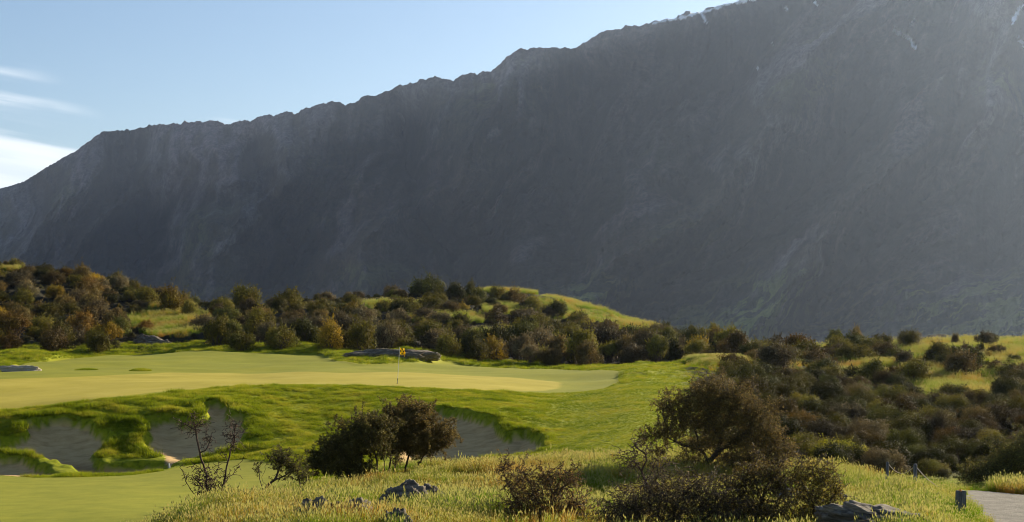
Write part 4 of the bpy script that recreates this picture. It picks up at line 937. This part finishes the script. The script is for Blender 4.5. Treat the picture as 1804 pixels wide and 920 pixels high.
def rock_mesh(seed, rx, ry, rz, tilt=0.0):
    rz = rz * 1.15
    n = 64; th = np.linspace(0, 2 * math.pi, n, endpoint=False); ph = np.linspace(.03, math.pi / 2 + .35, 36)
    PH, TH = np.meshgrid(ph, th, indexing='ij'); d = np.stack([np.sin(PH) * np.cos(TH), np.sin(PH) * np.sin(TH), np.cos(PH)], -1).reshape(-1, 3)
    big_ = fbm(d[:, 0] * 1.6 + seed * 3, d[:, 1] * 1.6 + d[:, 2] * 1.3, 3, seed); sm = ridged(d[:, 0] * 4 + seed, d[:, 1] * 3 + d[:, 2] * 9, 4, seed + 5)
    r = 1 + .24 * big_ + .08 * (sm - .8)
    bl = np.sign(d) * np.abs(d) ** [.9, .9, .8]
    V = bl * r[:, None] * [rx, ry, rz]; V[:, 2] += V[:, 0] * tilt
    V[:, 2] += .05 * rz * (ridged(V[:, 0] / rx * 1.3 + V[:, 2] / rz, V[:, 1] / ry * 3.2 + seed, 3, seed + 9) - .9) * (d[:, 2] > .1); pass
    idx = np.arange(len(V)).reshape(len(ph), n); a = idx[:-1]; b = idx[1:]
    Fq = np.stack([a, np.roll(a, -1, 1), np.roll(b, -1, 1), b], -1).reshape(-1, 4)[:, ::-1]
    cap = len(V); V = np.vstack([V, V[:n].mean(0)]); tri = np.stack([idx[0], np.roll(idx[0], -1), np.full(n, cap)], 1)
    return mesh_np('rock', V, [Fq, tri], [M_ROCK], True)
def rock(px, py, y0, y1, wpx, hpx, label, seed, deep=.7, tilt=0, name='rock', sink=.12):
    seed += 40
    X, Y = at(px, py, y0, y1); k = Y / F; rx, rz = wpx / 2 * k, hpx * k
    o = link(name, rock_mesh(seed, rx, rx * deep, rz, tilt), None, (X, Y, gz(X, Y) - sink * rz)); tag(o, label, 'rock')
    v_ = .72 if 'flag' in label else .62; o.color = (v_, v_, v_, 1)
    if 'pale rock' in label and 'low' not in label or 'pale low' in label: o.data.materials[0] = M_PALE
    return o
rock(692, 638, 100, 140, 160, 12, 'long low grey rock outcrop on the grass island behind the flag', 1, .40, 0, 'rock_outcrop', .05)
rock(755, 636, 100, 145, 40, 6, 'thin right hand end of the rock outcrop behind the flag', 2, .5, -.05)
rock(784, 627, 105, 150, 26, 6, 'small low rock right of the outcrop behind the flag', 3, .5)
rock(28, 653, 95, 140, 90, 10, 'pale low rock beside the green at the left edge', 4, .4, 0, 'rock', .1)
rock(270, 608, 150, 175, 60, 15, 'grey tilted rock slab below the pale grass gap on the hillside', 5, .5, -.25)
rock(292, 610, 150, 175, 26, 12, 'smaller grey rock at the right foot of the tilted slab', 6, .6)
rock(715, 908, 27, 45, 92, 40, 'rounded dark rock in the foreground grass, upper one of three', 7, .8)
rock(756, 902, 28, 45, 50, 30, 'low lichen covered rock touching the rounded dark rock on its right', 8, .8)
rock(618, 922, 26, 40, 96, 40, 'flat grey rock at the bottom edge, right half of the broken pair', 9, .7)
rock(558, 922, 26, 40, 80, 38, 'flat grey rock at the bottom edge, left half of the broken pair', 10, .7)
rock(697, 932, 24, 40, 54, 34, 'small rock at the bottom edge below the rounded dark rock', 12, .7)
rock(1405, 896, 26, 42, 84, 40, 'dark boulder half hidden behind the yellowish shrub', 13, .8)
rock(1556, 940, 24, 42, 200, 36, 'large striped rock slab sloping down to the right by the tall grass', 14, .9, -.18, 'rock_slab', .0)
rock(1490, 908, 26, 42, 56, 30, 'dark broken rock at the upper left end of the large slab', 15, .8)
rock(1792, 672, 85, 130, 60, 14, 'dark flat rock among shrubs on the right slope at the photo edge', 16, .6)
rock(918, 522, 225, 262, 34, 4, 'dark rocks along the crest of the middle hill', 17, .5)
rock(960, 532, 225, 262, 34, 5, 'short dark rock on the middle hill crest, right of the longer one', 18, .5)
rock(24, 466, 200, 240, 34, 9, 'pale rock on top of the left hill', 19, .5, -.25)
rock(1735, 611, 130, 168, 12, 4, 'tiny rock on the crest of the bright right hilltop', 20, .6)

# ------------------------------------------------------------------ flag
def plain(name, c, rough=.6, **k):
    m, t = new_mat(name); n = noise(t, 30, 3, .6)
    finish(t, mixc_(t, n, tuple(v * .8 for v in c), tuple(min(1, v * 1.15) for v in c)), rough, n, .15, .005, .3, **k); return m
M_YEL = plain('yellow_cloth', (.9, .66, .01), .8, trans=.4); M_BLK = plain('black_cloth', (.012, .011, .010), .8); M_WHT = plain('white_paint', (.62, .62, .60), .4)
fx, fy = at(700, 676, 80, 100); fz = gz(fx, fy); root = link('golf_flag', None, None, (fx, fy, fz)); root.empty_display_size = .3
Hh = 64 / F * fy; ln = .15
def tube(name, pts, r, mat, parent=None, k=8):
    S = [[*a, *b, r, r] for a, b in zip(pts[:-1], pts[1:])]; return link(name, tubes_mesh(name, S, mat, k), parent)
tube('pole', [(0, 0, -.1), (ln * .5, 0, Hh * .5), (ln, 0, Hh)], .013, M_WHT, root)
tube('pole_base', [(-.002, 0, 0.0), (.022, 0, .32)], .018, M_BLK, root)
tube('pole_tip', [(ln, 0, Hh), (ln + .003, 0, Hh + .035)], .016, M_BLK, root)
nu, nv = 30, 24; Uu, Vv = np.meshgrid(np.linspace(0, 1, nu + 1), np.linspace(0, 1, nv + 1), indexing='ij')
fxw = .02 + .36 * Uu ** .9 * (1 - .1 * Vv); fyw = .10 * np.sin(Uu * 9 + Vv * 2.2) * Uu + .05 * np.sin(Uu * 17 + 1); fzw = -.40 * Vv - .17 * Uu - .05 * np.sin(Uu * 7)
Vf = np.stack([fxw + ln - .004, fyw, fzw + Hh - .02], -1).reshape(-1, 3); idx = np.arange(len(Vf)).reshape(nu + 1, nv + 1)
Qf = np.stack([idx[:-1, :-1], idx[1:, :-1], idx[1:, 1:], idx[:-1, 1:]], -1).reshape(-1, 4)
ii, jj = np.meshgrid(np.arange(nu), np.arange(nv), indexing='ij'); ck = (((ii // 8 + jj // 8) % 2) * ((ii % 8 < 6) & (jj % 8 < 6))).ravel()
fl = link('flag_cloth', mesh_np('flag_cloth', Vf, Qf, [M_YEL, M_BLK], True, ck), root)
sdm = fl.modifiers.new('thick', 'SOLIDIFY'); sdm.thickness = .004
tube('cup', [(0, 0, -.08), (0, 0, .004)], .054, M_BLK, root, 16)
tag(root, 'yellow and black chequered golf flag on a thin white pole standing on the green', 'flag')

# ------------------------------------------------------------------ posts, rope, marker, box
def box_mesh(name, sx_, sy_, sz_, mat, bev=.01, round_top=0):
    import bmesh
    bm = bmesh.new(); bmesh.ops.create_cube(bm, size=1); bmesh.ops.scale(bm, vec=(sx_, sy_, sz_), verts=bm.verts); bmesh.ops.translate(bm, vec=(0, 0, sz_ / 2), verts=bm.verts)
    bmesh.ops.bevel(bm, geom=bm.edges[:], offset=bev, segments=2, affect='EDGES'); me = bpy.data.meshes.new(name); bm.to_mesh(me); bm.free(); me.materials.append(mat); return me
mw, t = new_mat('weathered_wood'); tc_ = t.nodes.new('ShaderNodeTexCoord'); mp = t.nodes.new('ShaderNodeMapping'); mp.inputs['Scale'].default_value = (16, 16, 1.5); t.links.new(tc_.outputs['Object'], mp.inputs[0])
n = noise(t, 2.5, 6, .7, mp.outputs[0]); finish(t, ramp(t, n, [(.35, (.035, .038, .045)), (.5, (.10, .105, .115)), (.7, (.20, .20, .20))]), .9, n, .9, .02, .2); M_WOOD = mw
M_ROPE = plain('rope', (.42, .36, .26), .9); M_ORG = plain('orange_cap', (.75, .30, .05), .5); M_BOX = plain('grey_metal', (.10, .10, .095), .6)
def round_post(px, py, y0, y1, h, r, label):
    X, Y = at(px, py, y0, y1); z = gz(X, Y); rt = link('fence_post', None, None, (X, Y, z), (0, R(2), 0)); rt.empty_display_size = .2
    n = 16; prof = [(r * 1.02, -.25), (r, .2), (r, h - r * .7), (r * .8, h - r * .25), (r * .4, h), (0.001, h + .004)]
    V = [(q[0] * math.cos(2*math.pi*j/n), q[0] * math.sin(2*math.pi*j/n), q[1]) for q in prof for j in range(n)]
    Fq = [(i*n+j, i*n+(j+1)%n, (i+1)*n+(j+1)%n, (i+1)*n+j) for i in range(len(prof)-1) for j in range(n)]
    link('post_shaft', mesh_np('post_shaft', np.array(V), np.array(Fq), [M_WOOD], True), rt)
    tube('staple', [(r*.9, -.02, h-.12), (r+.015, -.02, h-.12), (r+.015, .02, h-.12), (r*.9, .02, h-.12)], .004, M_BLK, rt)
    tag(rt, label, 'post'); return Vector((X, Y, z + h))
p1 = round_post(1611, 860, 36, 43, .78, .055, 'round grey wooden post in the tall grass left of the gravel path')
p2 = round_post(1562, 858, 38, 44, .80, .045, 'thin wooden post nearly hidden in grass, further left than the round grey one')
def rope(a, b, sag, label):
    pts = [tuple(np.array(a) + (np.array(b) - np.array(a)) * q - np.array([0, 0, sag * 4 * q * (1 - q)])) for q in np.linspace(0, 1, 18)]
    o = tube('rope', pts, .011, M_ROPE, None, 6); tag(o, label, 'rope')
ex, ey = at(1652, 872, 33, 43)
rope((p1.x + .06, p1.y, p1.z - .1), (ex, ey, gz(ex, ey) + .28), .05, 'pale rope running down from the round grey post towards the path')
rope((p2.x + .05, p2.y, p2.z - .06), (p1.x - .05, p1.y, p1.z - .12), .22, 'sagging pale rope slung between the two wooden posts')
mx_, my_ = at(1692, 908, 30, 38); k = my_ / F
rt = link('marker_post', None, None, (mx_, my_, gz(mx_, my_)), (0, R(1.5), R(8))); rt.empty_display_size = .2
hm2 = 40 * k
bd = link('post_block', box_mesh('post_block', 17 * k, .12, hm2 + .2, M_WOOD, .012), rt, (0, 0, -.2))
kn = link('orange_cap', rock_mesh(30, .040, .035, .045), rt, (-.03, -.02, hm2 - .02)); kn.data.materials.clear(); kn.data.materials.append(M_ORG)
tag(rt, 'square weathered wooden marker post with an orange cap beside the gravel path', 'post')
wx_, wy_ = at(299, 826, 58, 66)
rt = tube('white_stake', [(wx_, wy_, gz(wx_, wy_) - .1), (wx_ - .03, wy_, gz(wx_, wy_) + .22)], .035, M_WHT, None, 8); tag(rt, 'tiny white stake at the front edge of the middle bunker', 'stake')
bx, by = at(1648, 608, 150, 175); rt = link('utility_box', None, None, (bx, by, gz(bx, by) - .15), (0, 0, R(12))); k = by / F
link('box_body', box_mesh('box_body', 18 * k, .8, 13 * k + .1, M_BOX, .02), rt); link('box_lid', box_mesh('box_lid', 19 * k, .86, .06, M_BOX, .01), rt, (0, 0, 13 * k + .103))
tag(rt, 'small plain grey box on the skyline of the right slope', 'box')
# low mound of uncut grass and the bare strip on the apron
def mound(px, py, wpx, h, label, mat, seed):
    X, Y = at(px, py, 90, 130); r = wpx / 2 * Y / F
    g = np.random.default_rng(seed); n = 700; a = g.uniform(0, 6.283, n); q = np.sqrt(g.uniform(0, 1, n)); x = X + r * q * np.cos(a); y = Y + 1.1 * q * np.sin(a)
    Z, _ = ground_full(x, y); scatter('grass_mound', np.stack([x, y, Z + CZ + h * (1 - q ** 2)], 1), g.uniform(.5, 1.1, n) * (.6 + .5 * (1 - q)), SHORT, label)
mound(248, 654, 34, .06, 'small patch of uncut grass on the mown apron behind the green', None, 1)
mound(152, 651, 36, .03, 'thin strip of longer grass beside the pale rock on the apron', None, 2)

# ------------------------------------------------------------------ labels: rank the look-alikes of each cluster from left to right
from collections import defaultdict
gr = defaultdict(list)
for o in COL.objects:
    if o.parent is None and o.get('group'): gr[o['group']].append(o)
ORD = ['leftmost', 'second', 'third', 'fourth', 'fifth', 'sixth', 'seventh', 'eighth', 'ninth', 'tenth', 'eleventh', 'twelfth', 'thirteenth', 'fourteenth', 'fifteenth', 'sixteenth', 'seventeenth', 'eighteenth', 'nineteenth', 'twentieth']
for k_, os_ in gr.items():
    if len(os_) < 2: 
        os_[0]['label'] = 'only ' + os_[0]['label']; continue
    os_.sort(key=lambda o: o.location.x / o.location.y)
    for i, o in enumerate(os_):
        if i == 0: w_ = 'leftmost'
        elif i == len(os_) - 1: w_ = 'rightmost'
        else: w_ = (ORD[i] if i < 20 else f'{i+1}th') + ' from left'
        o['label'] = w_ + ' of ' + k_
